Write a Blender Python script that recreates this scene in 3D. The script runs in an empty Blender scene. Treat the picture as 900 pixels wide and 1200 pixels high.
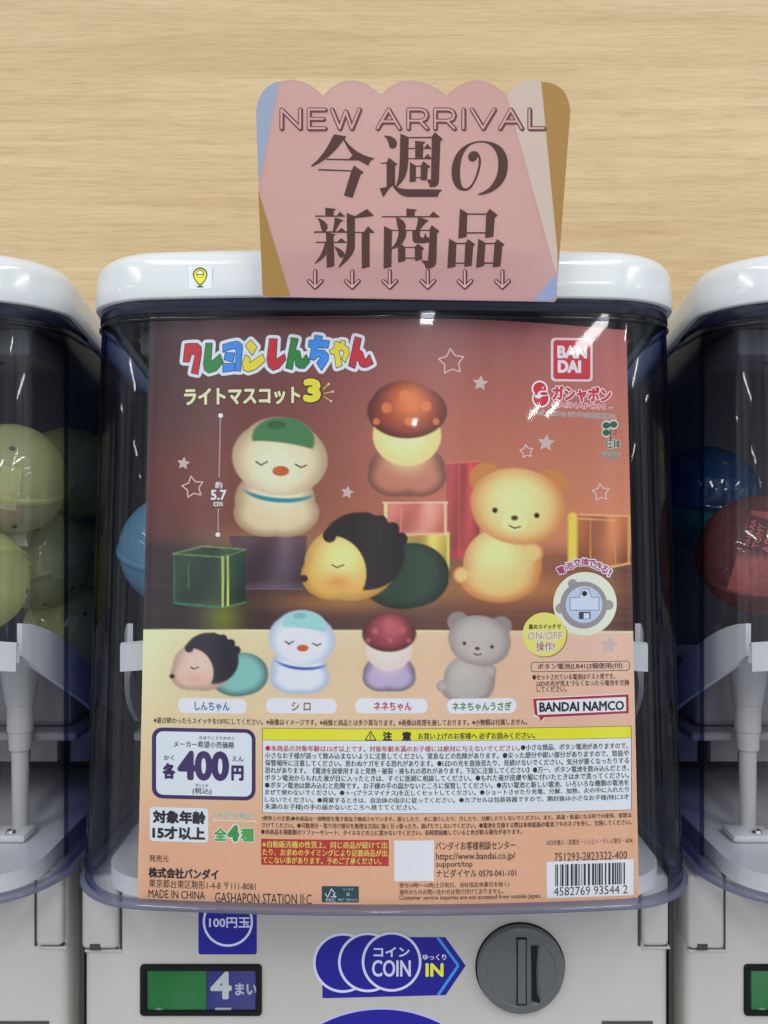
import bpy, bmesh, math, random
import numpy as np
from mathutils import Vector
from mathutils.geometry import tessellate_polygon
random.seed(7); rng = np.random.default_rng(7)
R = math.radians
SC = bpy.context.scene
COL = SC.collection

# ------------------------------------------------------------------ camera
F = 1000.0          # focal length in photo pixels (900 x 1200 frame)
D = 0.44            # camera to the front of the middle machine (m)
ZC = 1.35           # camera height
cam = bpy.data.cameras.new('camera'); cam_o = bpy.data.objects.new('camera', cam); COL.objects.link(cam_o)
cam.sensor_fit = 'VERTICAL'; cam.sensor_height = 36.0; cam.sensor_width = 27.0
cam.lens = F / 1200.0 * 36.0
cam.clip_start = 0.02; cam.clip_end = 60
cam_o.location = (0, -D, ZC); cam_o.rotation_euler = (R(90), 0, 0)
SC.camera = cam_o
SC.render.resolution_x = 768; SC.render.resolution_y = 1024
# ------------------------------------------------------------------ world, light, exposure
SC.view_settings.view_transform = 'Standard'; SC.view_settings.look = 'None'
SC.view_settings.exposure = 0.34; SC.view_settings.gamma = 1.0
W = bpy.data.worlds.new('World'); SC.world = W; W.use_nodes = True
W.node_tree.nodes['Background'].inputs[0].default_value = (0.86, 0.93, 1.0, 1)
W.node_tree.nodes['Background'].inputs[1].default_value = 0.47
_n = W.node_tree.nodes; _l = W.node_tree.links       # light and dark noise bands, added for soft reflections of the shop around
_tc = _n.new('ShaderNodeTexCoord'); _mp = _n.new('ShaderNodeMapping'); _mp.inputs['Scale'].default_value = (5.0, 5.0, 0.7)
_nz = _n.new('ShaderNodeTexNoise'); _nz.inputs['Scale'].default_value = 1.6; _nz.inputs['Detail'].default_value = 3
_rp = _n.new('ShaderNodeValToRGB'); _rp.color_ramp.elements[0].position = 0.38; _rp.color_ramp.elements[0].color = (0.16, 0.18, 0.22, 1)
_rp.color_ramp.elements[1].position = 0.66; _rp.color_ramp.elements[1].color = (1.9, 2.0, 2.1, 1)
_l.new(_tc.outputs['Generated'], _mp.inputs['Vector']); _l.new(_mp.outputs[0], _nz.inputs['Vector']); _l.new(_nz.outputs['Fac'], _rp.inputs[0]); _l.new(_rp.outputs[0], _n['Background'].inputs[0])
SC.cycles.use_denoising = True
SC.cycles.transparent_max_bounces = 40
SC.cycles.max_bounces = 10
SC.cycles.caustics_reflective = False; SC.cycles.caustics_refractive = False
SC.cycles.sample_clamp_indirect = 4.0
# (x, y, length, width, power): the strips close by light the machines, the far small ones only show as glints
LAMPS = [(-0.85, -1.2, 1.2, 0.13, 11), (0.85, -1.2, 1.2, 0.13, 11), (-2.4, -1.5, 1.2, 0.13, 11), (2.4, -1.5, 1.2, 0.13, 11), (0.0, -2.1, 1.2, 0.13, 11),
         (-4.6, -2.6, 1.2, 0.13, 14), (4.6, -2.6, 1.2, 0.13, 14), (-6.5, -5.0, 1.2, 0.2, 16), (6.8, -5.0, 1.2, 0.2, 16),
         (1.80, -3.62, 0.75, 0.13, 9), (0.36, -3.5, 0.30, 0.10, 4), (1.86, -5.5, 0.42, 0.05, 3), (2.06, -5.42, 0.42, 0.05, 3), (0.40, -6.0, 0.25, 0.06, 2),
         (-6.65, -1.5, 0.5, 0.10, 6), (6.4, -1.2, 0.5, 0.10, 6), (-7.0, -7.2, 0.6, 0.10, 6), (3.1, -2.85, 0.35, 0.06, 3)]
for lx, ly, ll, lw_, pw in LAMPS:      # ceiling light strips of the shop
    l = bpy.data.lights.new('ceiling_strip_light', 'AREA'); l.shape = 'RECTANGLE'
    l.size = lw_; l.size_y = ll; l.energy = pw; l.color = (1.0, 0.985, 0.96)
    o = bpy.data.objects.new('ceiling_strip_light', l); COL.objects.link(o); o.location = (lx, ly, ZC + 1.3)

# ------------------------------------------------------------------ helpers
def lin1(c):
    c = c / 255.0
    return c / 12.92 if c <= 0.04045 else ((c + 0.055) / 1.055) ** 2.4
def lin(c, g=1.0): return tuple(min(0.9, lin1(v) * g) for v in c)
def nlin(a):
    a = np.clip(np.asarray(a, float) / 255.0, 0, 1)
    return np.where(a <= 0.04045, a / 12.92, ((a + 0.055) / 1.055) ** 2.4)

_mats = {}
def pmat(name, rgb, rough=0.4, spec=0.5, metal=0.0, bump=0.0, bscale=200.0, coat=0.0, var=0.0):
    m = bpy.data.materials.new(name); m.use_nodes = True
    nt = m.node_tree; b = nt.nodes['Principled BSDF']
    b.inputs['Base Color'].default_value = (*rgb, 1); b.inputs['Roughness'].default_value = rough
    b.inputs['Specular IOR Level'].default_value = spec; b.inputs['Metallic'].default_value = metal
    b.inputs['Coat Weight'].default_value = coat; b.inputs['Coat Roughness'].default_value = 0.08
    if bump or var:
        tc = nt.nodes.new('ShaderNodeTexCoord'); nz = nt.nodes.new('ShaderNodeTexNoise')
        nz.inputs['Scale'].default_value = bscale; nz.inputs['Detail'].default_value = 5
        nt.links.new(tc.outputs['Object'], nz.inputs['Vector'])
        if bump:
            bp = nt.nodes.new('ShaderNodeBump'); bp.inputs['Strength'].default_value = bump; bp.inputs['Distance'].default_value = 0.001
            nt.links.new(nz.outputs['Fac'], bp.inputs['Height']); nt.links.new(bp.outputs['Normal'], b.inputs['Normal'])
        if var:
            n2 = nt.nodes.new('ShaderNodeTexNoise'); n2.inputs['Scale'].default_value = 14; n2.inputs['Detail'].default_value = 6
            nt.links.new(tc.outputs['Object'], n2.inputs['Vector'])
            mx = nt.nodes.new('ShaderNodeMix'); mx.data_type = 'RGBA'
            mx.inputs[6].default_value = (*[c * (1 - var) for c in rgb], 1); mx.inputs[7].default_value = (*[min(0.95, c * (1 + var)) for c in rgb], 1)
            nt.links.new(n2.outputs['Fac'], mx.inputs[0]); nt.links.new(mx.outputs[2], b.inputs['Base Color'])
            rr = nt.nodes.new('ShaderNodeMapRange'); rr.inputs[3].default_value = rough * 0.75; rr.inputs[4].default_value = rough * 1.3
            nt.links.new(n2.outputs['Fac'], rr.inputs[0]); nt.links.new(rr.outputs[0], b.inputs['Roughness'])
    return m
PAPER_GAIN = 1.13
def ink_mat(c):
    k = tuple(c)
    if k not in _mats: _mats[k] = pmat('ink_%02x%02x%02x' % k, lin(k, PAPER_GAIN), 0.45, 0.3)
    return _mats[k]

def clear_mat(name, face, mid, edge, rough=0.03, bump=0.0, refl=1.0, body=0.0, bodycol=(0.5, 0.5, 0.6), scratch=False):
    """thin clear plastic: transparent with a tint that deepens at grazing angles (more plastic in the way), plus a Fresnel reflection"""
    m = bpy.data.materials.new(name); m.use_nodes = True; nt = m.node_tree; nt.nodes.clear()
    out = nt.nodes.new('ShaderNodeOutputMaterial')
    lw = nt.nodes.new('ShaderNodeLayerWeight'); lw.inputs['Blend'].default_value = 0.5
    rp = nt.nodes.new('ShaderNodeValToRGB'); e = rp.color_ramp.elements
    e[0].position = 0.0; e[0].color = (*face, 1); e[1].position = 1.0; e[1].color = (*edge, 1)
    x = e.new(0.70); x.color = (*mid, 1); x2 = e.new(0.40); x2.color = (*[0.86 * a + 0.14 * b for a, b in zip(face, mid)], 1)
    nt.links.new(lw.outputs['Facing'], rp.inputs['Fac'])
    tr = nt.nodes.new('ShaderNodeBsdfTransparent'); nt.links.new(rp.outputs['Color'], tr.inputs['Color'])
    gl = nt.nodes.new('ShaderNodeBsdfGlossy'); gl.inputs['Roughness'].default_value = rough
    pw = nt.nodes.new('ShaderNodeMath'); pw.operation = 'POWER'; pw.inputs[1].default_value = 5.0     # Schlick reflection
    nt.links.new(lw.outputs['Facing'], pw.inputs[0])
    ml = nt.nodes.new('ShaderNodeMath'); ml.operation = 'MULTIPLY_ADD'; ml.inputs[1].default_value = 0.5 * refl; ml.inputs[2].default_value = 0.037 * refl
    nt.links.new(pw.outputs[0], ml.inputs[0])
    src = tr
    if body:
        df = nt.nodes.new('ShaderNodeBsdfDiffuse'); df.inputs['Color'].default_value = (*bodycol, 1)
        tl = nt.nodes.new('ShaderNodeBsdfTranslucent'); tl.inputs['Color'].default_value = (*bodycol, 1)
        a = nt.nodes.new('ShaderNodeMixShader'); a.inputs[0].default_value = 0.45
        nt.links.new(df.outputs[0], a.inputs[1]); nt.links.new(tl.outputs[0], a.inputs[2])
        b = nt.nodes.new('ShaderNodeMixShader'); b.inputs[0].default_value = body
        nt.links.new(tr.outputs[0], b.inputs[1]); nt.links.new(a.outputs[0], b.inputs[2]); src = b
        if scratch:      # fine vertical wear scratches and rubbed patches in the plastic
            tc2 = nt.nodes.new('ShaderNodeTexCoord'); mp = nt.nodes.new('ShaderNodeMapping'); mp.inputs['Scale'].default_value = (1.0, 1.0, 0.045); mp.inputs['Rotation'].default_value = (0, 0.06, 0)
            ns = nt.nodes.new('ShaderNodeTexNoise'); ns.inputs['Scale'].default_value = 900; ns.inputs['Detail'].default_value = 2
            nl = nt.nodes.new('ShaderNodeTexNoise'); nl.inputs['Scale'].default_value = 22; nl.inputs['Detail'].default_value = 3
            nt.links.new(tc2.outputs['Object'], mp.inputs['Vector']); nt.links.new(mp.outputs[0], ns.inputs['Vector']); nt.links.new(tc2.outputs['Object'], nl.inputs['Vector'])
            m1 = nt.nodes.new('ShaderNodeMapRange'); m1.inputs[1].default_value = 0.66; m1.inputs[2].default_value = 0.78; nt.links.new(ns.outputs['Fac'], m1.inputs[0])
            m2 = nt.nodes.new('ShaderNodeMapRange'); m2.inputs[1].default_value = 0.48; m2.inputs[2].default_value = 0.68; m2.inputs[3].default_value = 0.0; m2.inputs[4].default_value = 1.0; nt.links.new(nl.outputs['Fac'], m2.inputs[0])
            mm = nt.nodes.new('ShaderNodeMath'); mm.operation = 'MULTIPLY'; nt.links.new(m1.outputs[0], mm.inputs[0]); nt.links.new(m2.outputs[0], mm.inputs[1])
            ma = nt.nodes.new('ShaderNodeMath'); ma.operation = 'MULTIPLY_ADD'; ma.inputs[1].default_value = 0.16; ma.inputs[2].default_value = body
            nt.links.new(mm.outputs[0], ma.inputs[0]); nt.links.new(ma.outputs[0], b.inputs[0])
    refl_out = gl
    if scratch:          # second, rougher gloss added for a soft halo round the glints
        g2 = nt.nodes.new('ShaderNodeBsdfGlossy'); g2.inputs['Roughness'].default_value = 0.2
        gm = nt.nodes.new('ShaderNodeMixShader'); gm.inputs[0].default_value = 0.3
        nt.links.new(gl.outputs[0], gm.inputs[1]); nt.links.new(g2.outputs[0], gm.inputs[2]); refl_out = gm
    mx = nt.nodes.new('ShaderNodeMixShader'); nt.links.new(ml.outputs[0], mx.inputs[0])
    nt.links.new(src.outputs[0], mx.inputs[1]); nt.links.new(refl_out.outputs[0], mx.inputs[2])
    nt.links.new(mx.outputs[0], out.inputs['Surface'])
    if bump:
        tc = nt.nodes.new('ShaderNodeTexCoord'); nz = nt.nodes.new('ShaderNodeTexNoise')
        nz.inputs['Scale'].default_value = 17; nz.inputs['Detail'].default_value = 0.5
        bp = nt.nodes.new('ShaderNodeBump'); bp.inputs['Strength'].default_value = bump; bp.inputs['Distance'].default_value = 0.004
        nt.links.new(tc.outputs['Object'], nz.inputs['Vector']); nt.links.new(nz.outputs['Fac'], bp.inputs['Height'])
        nt.links.new(bp.outputs['Normal'], gl.inputs['Normal']); 
    return m

def thing(name, loc, label, cat, group=None):
    o = bpy.data.objects.new(name, None); COL.objects.link(o); o.location = loc; o.empty_display_size = 0.05
    tag(o, label, cat, group); return o
def tag(o, label, cat, group=None, kind=None):
    if label: o['label'] = label
    if cat: o['category'] = cat
    if group: o['group'] = group
    if kind: o['kind'] = kind
def world_loc(o):
    v = Vector((0, 0, 0))
    while o is not None: v += o.location; o = o.parent
    return v
def link_mesh(name, verts, faces, mats, parent=None, mi=None, smooth=False, loc=None):
    """verts in world space; the object's origin is its parent's origin (or loc)"""
    org = world_loc(parent) if parent else Vector(loc or (0, 0, 0))
    v = np.asarray(verts, float) - np.array(org)
    me = bpy.data.meshes.new(name); me.from_pydata(v.tolist(), [], [tuple(int(i) for i in f) for f in faces])
    for m in (mats if isinstance(mats, (list, tuple)) else [mats]): me.materials.append(m)
    if mi is not None: me.polygons.foreach_set('material_index', np.asarray(mi, np.int32))
    if smooth: me.polygons.foreach_set('use_smooth', np.ones(len(me.polygons), bool))
    me.update()
    o = bpy.data.objects.new(name, me); COL.objects.link(o)
    if parent: o.parent = parent
    else: o.location = org
    return o
def link_bm(name, bm, mats, parent=None, smooth=False, loc=None, autosmooth=None):
    bmesh.ops.recalc_face_normals(bm, faces=bm.faces)
    vs = [v.co[:] for v in bm.verts]; bm.verts.index_update()
    fs = [[v.index for v in f.verts] for f in bm.faces]; mi = [f.material_index for f in bm.faces]
    bm.free()
    o = link_mesh(name, vs, fs, mats, parent, mi, smooth, loc)
    if autosmooth: set_sharp(o, autosmooth)
    return o
def set_sharp(o, ang):
    me = o.data; bm = bmesh.new(); bm.from_mesh(me)
    for f in bm.faces: f.smooth = True
    for e in bm.edges: e.smooth = not (len(e.link_faces) == 2 and e.calc_face_angle(0) > R(ang))
    bm.to_mesh(me); bm.free()
def bm_box(bm, x0, x1, y0, y1, z0, z1, bev=0.0, seg=3):
    vs = [bm.verts.new(p) for p in ((x0, y0, z0), (x1, y0, z0), (x1, y1, z0), (x0, y1, z0), (x0, y0, z1), (x1, y0, z1), (x1, y1, z1), (x0, y1, z1))]
    fs = [bm.faces.new([vs[i] for i in q]) for q in ((0, 3, 2, 1), (4, 5, 6, 7), (0, 1, 5, 4), (1, 2, 6, 5), (2, 3, 7, 6), (3, 0, 4, 7))]
    if bev:
        es = list({e for f in fs for e in f.edges})
        bmesh.ops.bevel(bm, geom=es, offset=bev, segments=seg, profile=0.5, affect='EDGES')
def bm_lathe(bm, prof, c, axis='z', n=48):
    """prof: list of (radius, height)"""
    rings = []
    for r, h in prof:
        ring = []
        for k in range(n):
            a = 2 * math.pi * k / n
            p = (r * math.cos(a), r * math.sin(a), h)
            if axis == 'y': p = (p[0], p[2], p[1])
            ring.append(bm.verts.new((c[0] + p[0], c[1] + p[1], c[2] + p[2])))
        rings.append(ring)
    for a, b in zip(rings, rings[1:]):
        for k in range(n): bm.faces.new((a[k], a[(k + 1) % n], b[(k + 1) % n], b[k]))
    bm.faces.new(rings[0]); bm.faces.new(rings[-1])

# ------------------------------------------------------------------ the machine's plan outline
A0 = 0.1705; RC = 0.048; RF = 1.20
def yf(zr): return 0.016 * np.clip((zr + 0.205) / 0.319, 0, 1.2)          # front leans back towards the top
def taper(zr): return 1 - 0.030 * np.clip((zr + 0.205) / 0.319, 0, 1.2)
SINP = (A0 - RC) / (RF - RC); PHI = math.asin(SINP)
def bow(x, arc=False):
    x = np.abs(x); lim = RF * SINP
    if arc: return RF - np.sqrt(RF * RF - x * x)
    xi = np.minimum(x, lim)
    y = RF - np.sqrt(RF * RF - xi * xi)
    cxn = (RF - RC) * SINP; cyn = RF - (RF - RC) * math.cos(PHI)
    d = np.clip(x - cxn, 0, RC * 0.999)
    yc = cyn - np.sqrt(RC * RC - d * d)
    return np.where(x > lim, yc, y)
def outline(inset=0.0, yback=0.30, na=40, nc=22):
    """front outline from left-back round the front to right-back; (x, y) with the middle of the front at y=0"""
    pts = []
    cxn = (RF - RC) * SINP; cyn = RF - (RF - RC) * math.cos(PHI)
    rc = RC - inset
    for y in np.linspace(yback, cyn, 10)[:-1]: pts.append((cxn + rc, y))
    for t in np.linspace(0, 1, nc):
        a = (1 - t) * (math.pi / 2) + t * PHI
        pts.append((cxn + rc * math.sin(a), cyn - rc * math.cos(a)))
    for t in np.linspace(0, 1, na)[1:]:
        a = PHI * (1 - t)
        pts.append(((RF - inset) * math.sin(a), RF - (RF - inset) * math.cos(a)))
    half = np.array(pts)                      # right-back -> centre
    left = half.copy(); left[:, 0] *= -1
    return np.vstack([left, half[::-1][1:]])
def sheet_rings(rings):
    n = len(rings[0]); V = np.vstack(rings); Fc = []
    for k in range(len(rings) - 1):
        for i in range(n - 1): Fc.append((k * n + i, k * n + i + 1, (k + 1) * n + i + 1, (k + 1) * n + i))
    return V, Fc
def ring_at(o2, zr, cx=0.0, dz=None, dy=0.0):
    x = o2[:, 0] * taper(zr) + cx
    f = np.clip(1 - o2[:, 1] / 0.30, 0, 1)
    y = o2[:, 1] + yf(zr) * f + dy
    z = np.full(len(o2), ZC + zr)
    if dz is not None: z = z + dz
    return np.column_stack([x, y, z])

# unprojection of photo pixels on to real surfaces
def surf_case(off):           # the bowed front of the middle machine, off metres behind the clear case
    def f(x, zr): return bow(x / taper(zr), True) + yf(zr) + off
    return f
def surf_plane(y0):
    def f(x, zr): return np.zeros_like(x) + y0
    return f
def unproj(P, sf, lift=0.0):
    P = np.asarray(P, float); kx = (P[:, 0] - 450) / F; kz = (600 - P[:, 1]) / F
    y = np.zeros(len(P)) + 0.01
    for _ in range(25): y = 0.5 * y + 0.5 * (sf(kx * (D + y), kz * (D + y)) - lift)
    return np.column_stack([kx * (D + y), y, ZC + kz * (D + y)])
def warp(P, xm):
    """lines printed straight across the bowed poster"""
    P = np.asarray(P, float).copy()
    def w(px): return D / (D + 0.9 * bow(np.clip((px - 455) / F * D, -0.15, 0.15)))
    P[:, 1] = P[:, 1] + (w(P[:, 0]) - w(np.array([xm]))) * (P[:, 1] - 600)
    return P

# ------------------------------------------------------------------ printed ink
_txt = {}
def text_tris(body, res, shear):
    key = (body, res, shear)
    if key in _txt: return _txt[key]
    c = bpy.data.curves.new('t', 'FONT'); c.body = body; c.resolution_u = res; c.shear = shear; c.fill_mode = 'BOTH'
    o = bpy.data.objects.new('t', c); COL.objects.link(o)
    dg = bpy.context.evaluated_depsgraph_get(); dg.update()
    ev = o.evaluated_get(dg); me = ev.to_mesh(); me.calc_loop_triangles()
    v = np.array([x.co[:2] for x in me.vertices]); t = np.array([x.vertices[:] for x in me.loop_triangles])
    nrm = np.array([x.normal[2] for x in me.loop_triangles])
    t[nrm < 0] = t[nrm < 0][:, ::-1]
    ev.to_mesh_clear(); bpy.data.objects.remove(o); bpy.data.curves.remove(c)
    _txt[key] = (v, t); return v, t
def chaikin(p, n=2):
    p = np.asarray(p, float)
    for _ in range(n):
        q = np.roll(p, -1, 0)
        p = np.stack([0.75 * p + 0.25 * q, 0.25 * p + 0.75 * q], 1).reshape(-1, 2)
    return p
def circ(cx, cy, r, n=40, ry=None):
    a = np.linspace(0, 2 * math.pi, n, endpoint=False)
    return np.column_stack([cx + r * np.cos(a), cy + (ry or r) * np.sin(a)])
def rrect(x0, y0, x1, y1, r, n=6):
    r = max(r, 1e-5); P = []
    for cx, cy, a0 in ((x1 - r, y0 + r, -90), (x1 - r, y1 - r, 0), (x0 + r, y1 - r, 90), (x0 + r, y0 + r, 180)):
        for k in range(n + 1):
            a = R(a0 + 90 * k / n); P.append((cx + r * math.cos(a), cy + r * math.sin(a)))
    return np.array(P)
def star(cx, cy, r, rot=0, k=0.48):
    P = []
    for i in range(10):
        a = R(-90 + rot + 36 * i); q = r if i % 2 == 0 else r * k
        P.append((cx + q * math.cos(a), cy + q * math.sin(a)))
    return np.array(P)
LV = 5e-5
class Ink:
    def __init__(s, name, sf, parent, dowarp=True, maxe=16.0, label=None):
        s.name, s.sf, s.parent, s.w, s.maxe, s.label = name, sf, parent, dowarp, maxe, label
        s.V = []; s.T = []; s.M = []; s.mats = []; s.n = 0; s.j = 0
    def add(s, v, t, col, lv, xm=None):
        v = np.asarray(v, float); t = np.asarray(t, int)
        v, t = split_tris(v, t, s.maxe)
        if s.w: v = warp(v, xm if xm is not None else 0.5 * (v[:, 0].min() + v[:, 0].max()))
        s.j += 1
        P = unproj(v, s.sf, lv * LV + s.j * 1e-7)
        # orient towards the camera
        a, b, c = P[t[:, 0]], P[t[:, 1]], P[t[:, 2]]
        flip = np.cross(b - a, c - a)[:, 1] > 0
        t = t.copy(); t[flip] = t[flip][:, ::-1]
        m = col if isinstance(col, bpy.types.Material) else ink_mat(col)
        if m not in s.mats: s.mats.append(m)
        s.V.append(P); s.T.append(t + s.n); s.M.append(np.full(len(t), s.mats.index(m))); s.n += len(P)
    def poly(s, pts, col, lv=1, xm=None, smooth=0):
        pts = chaikin(pts, smooth) if smooth else np.asarray(pts, float)
        tr = tessellate_polygon([[Vector((x, y, 0)) for x, y in pts]])
        s.add(pts, tr, col, lv, xm)
    def rect(s, x0, y0, x1, y1, col, lv=1, r=0.0, xm=None):
        if r: return s.poly(rrect(x0, y0, x1, y1, r), col, lv, xm)
        s.add([(x0, y0), (x1, y0), (x1, y1), (x0, y1)], [(0, 1, 2), (0, 2, 3)], col, lv, xm)
    def stroke(s, pts, w, col, lv=1, closed=False, xm=None, cap=True):
        pts = np.asarray(pts, float)
        if xm is None: xm = 0.5 * (pts[:, 0].min() + pts[:, 0].max())
        n = len(pts); h = w / 2
        for i in range(n if closed else n - 1):
            p, q = pts[i], pts[(i + 1) % n]; d = q - p; L = np.hypot(*d)
            if L < 1e-6: continue
            nn = np.array((-d[1], d[0])) / L * h
            s.add([p + nn, q + nn, q - nn, p - nn], [(0, 1, 2), (0, 2, 3)], col, lv, xm)
        if cap:
            for p in pts: s.poly(circ(p[0], p[1], h, 12), col, lv, xm)
    def text(s, body, x0, y0, x1, y1, col, bold=0.0, lv=4, slope=0.0, res=None, shear=0.0, rot=0.0, outline=None, xm=None):
        if res is None: res = 2 if (y1 - y0) < 13 else 5
        v, t = text_tris(body, res, shear)
        lo, hi = v.min(0), v.max(0)
        em_ = (y1 - y0) / (hi[1] - lo[1])
        def put(rad, colr, level, nd):
            b = bold * em_
            sc = np.array([(x1 - x0 - 2 * b) / (hi[0] - lo[0]), (y1 - y0 - 2 * b) / (hi[1] - lo[1])])
            q = np.column_stack([x0 + b + (v[:, 0] - lo[0]) * sc[0], y1 - b - (v[:, 1] - lo[1]) * sc[1]])
            q[:, 1] += slope * (q[:, 0] - 0.5 * (x0 + x1))
            if rot:
                c = np.array([(x0 + x1) / 2, (y0 + y1) / 2]); a = R(rot); q = (q - c) @ np.array([[math.cos(a), math.sin(a)], [-math.sin(a), math.cos(a)]]) + c
            xmm = xm if xm is not None else 0.5 * (x0 + x1)
            s.add(q, t, colr, level, xmm)
            if rad * em_ > 0.03:
                for k in range(nd):
                    a = 2 * math.pi * k / nd
                    s.add(q + np.array((math.cos(a), math.sin(a))) * rad * em_, t, colr, level, xmm)
        if outline: put(bold + outline[0], outline[1], lv - 1, 12)
        put(bold, col, lv, 2 if (y1 - y0) < 9 else 8)
    def build(s):
        o = link_mesh(s.name, np.vstack(s.V), np.vstack(s.T), s.mats, s.parent, np.concatenate(s.M))
        if s.label: o['label'] = s.label
        return o
def split_tris(v, t, maxe):
    v = [tuple(p) for p in v]; out = []; st = [tuple(x) for x in t]; cache = {}
    m2 = maxe * maxe
    while st:
        a, b, c = st.pop()
        A, B, C = v[a], v[b], v[c]
        e = ((A[0]-B[0])**2 + (A[1]-B[1])**2, (B[0]-C[0])**2 + (B[1]-C[1])**2, (C[0]-A[0])**2 + (C[1]-A[1])**2)
        k = e.index(max(e))
        if e[k] <= m2: out.append((a, b, c)); continue
        i, j, o = ((a, b, c), (b, c, a), (c, a, b))[k]
        key = (min(i, j), max(i, j))
        if key not in cache:
            cache[key] = len(v); v.append(((v[i][0] + v[j][0]) / 2, (v[i][1] + v[j][1]) / 2))
        m = cache[key]; st.append((i, m, o)); st.append((m, j, o))
    return np.array(v), np.array(out)

# ------------------------------------------------------------------ materials
M_BODY = pmat('offwhite_body_plastic', lin((188, 186, 181)), 0.38, 0.45, bump=0.05, bscale=900, var=0.03)
M_LID = pmat('white_lid_plastic', lin((218, 223, 225)), 0.16, 0.5, bump=0.012, bscale=60, coat=0.3)
M_DARK = pmat('charcoal_interior', (0.011, 0.015, 0.028), 0.6)
M_NAVY = pmat('navy_gasket', (0.012, 0.014, 0.035), 0.25)
M_GAP = pmat('dark_gap', (0.05, 0.046, 0.042), 0.7)
M_WHITE = pmat('white_mechanism_plastic', lin((206, 207, 210)), 0.35, var=0.04)
M_GREYP = pmat('grey_mechanism_plastic', lin((150, 147, 148)), 0.5, var=0.05)
M_GREYW = pmat('pale_grey_plastic', lin((186, 184, 182)), 0.42, var=0.06)
M_DKGREY = pmat('dark_bracket', lin((88, 90, 96)), 0.45)
M_DIAL = pmat('grey_dial_plastic', lin((92, 95, 98)), 0.3, bump=0.06, bscale=500, var=0.06)
M_BLACK = pmat('black_plastic', (0.006, 0.006, 0.007), 0.45, 0.2)
M_GAP_SHADE = pmat('gap_shade_grey', (0.13, 0.12, 0.11), 0.6)
M_SCREW = pmat('screw_steel', (0.6, 0.6, 0.6), 0.25, metal=1.0)
M_CASE = clear_mat('clear_case_plastic', (0.975, 0.98, 0.985), (0.14, 0.19, 0.44), (0.025, 0.04, 0.18), 0.03, bump=0.05, body=0.008, bodycol=(0.55, 0.56, 0.7), scratch=True)
M_RIM = clear_mat('lavender_case_rim', (0.58, 0.59, 0.70), (0.48, 0.49, 0.62), (0.22, 0.23, 0.40), 0.08, body=0.42, bodycol=(0.34, 0.35, 0.47))
M_RIB = clear_mat('blue_case_rib', (0.25, 0.27, 0.42), (0.2, 0.22, 0.4), (0.08, 0.09, 0.25), 0.05)

# ------------------------------------------------------------------ setting: wood wall and the ledge under the machines
def wood_mat():
    m = bpy.data.materials.new('light_oak_laminate'); m.use_nodes = True; nt = m.node_tree; b = nt.nodes['Principled BSDF']
    N = nt.nodes.new; L = nt.links.new
    tc = N('ShaderNodeTexCoord')
    def noise(scale, sx, sz, det, dist=0.0):
        mp = N('ShaderNodeMapping'); mp.inputs['Scale'].default_value = (sx, 1, sz); L(tc.outputs['Object'], mp.inputs['Vector'])
        n = N('ShaderNodeTexNoise'); n.inputs['Scale'].default_value = scale; n.inputs['Detail'].default_value = det; n.inputs['Distortion'].default_value = dist
        n.inputs['Roughness'].default_value = 0.6
        L(mp.outputs[0], n.inputs['Vector']); return n.outputs['Fac']
    broad = noise(3.0, 0.35, 3.2, 3); band = noise(10.0, 0.30, 7.0, 5, 0.3); fine = noise(75.0, 0.36, 7.0, 9, 0.1); fleck = noise(110.0, 0.30, 4.0, 3)
    r1 = N('ShaderNodeValToRGB'); e = r1.color_ramp.elements
    e[0].position = 0.33; e[0].color = (*lin((209, 181, 136)), 1); e[1].position = 0.68; e[1].color = (*lin((227, 203, 161)), 1)
    L(band, r1.inputs[0])
    r2 = N('ShaderNodeValToRGB'); e = r2.color_ramp.elements
    e[0].position = 0.30; e[0].color = (0.56, 0.50, 0.42, 1); e[1].position = 0.54; e[1].color = (1, 1, 1, 1); L(fine, r2.inputs[0])
    r3 = N('ShaderNodeValToRGB'); e = r3.color_ramp.elements
    e[0].position = 0.3; e[0].color = (0.90, 0.86, 0.80, 1); e[1].position = 0.7; e[1].color = (1.0, 1.0, 1.0, 1); L(broad, r3.inputs[0])
    r4 = N('ShaderNodeValToRGB'); e = r4.color_ramp.elements
    e[0].position = 0.30; e[0].color = (0.60, 0.55, 0.48, 1); e[1].position = 0.44; e[1].color = (1, 1, 1, 1); L(fleck, r4.inputs[0])
    def mul(a, c, f):
        x = N('ShaderNodeMix'); x.data_type = 'RGBA'; x.blend_type = 'MULTIPLY'; x.inputs[0].default_value = f
        L(a, x.inputs[6]); L(c, x.inputs[7]); return x.outputs[2]
    c = mul(mul(mul(r1.outputs[0], r2.outputs[0], 0.38), r3.outputs[0], 1.0), r4.outputs[0], 0.30)
    L(c, b.inputs['Base Color']); b.inputs['Roughness'].default_value = 0.5
    bp = N('ShaderNodeBump'); bp.inputs['Strength'].default_value = 0.08; bp.inputs['Distance'].default_value = 0.0006
    L(fine, bp.inputs['Height']); L(bp.outputs[0], b.inputs['Normal'])
    return m
bm = bmesh.new(); bm_box(bm, -1.6, 1.6, 0.36, 0.40, ZC - 0.55, ZC + 1.28)
wall = link_bm('wall', bm, wood_mat(), loc=(0, 0.36, ZC - 0.55))
tag(wall, 'light oak wood-grain panel wall behind the row of capsule machines', 'wall')
bm = bmesh.new(); bm_box(bm, -1.6, 1.6, 0.02, 0.358, ZC - 0.60, ZC - 0.5505)
ledge = link_bm('ledge', bm, pmat('grey_ledge', (0.3, 0.3, 0.3), 0.5), loc=(0, 0.2, ZC - 0.60)); tag(ledge, None, None, kind='structure')

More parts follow.
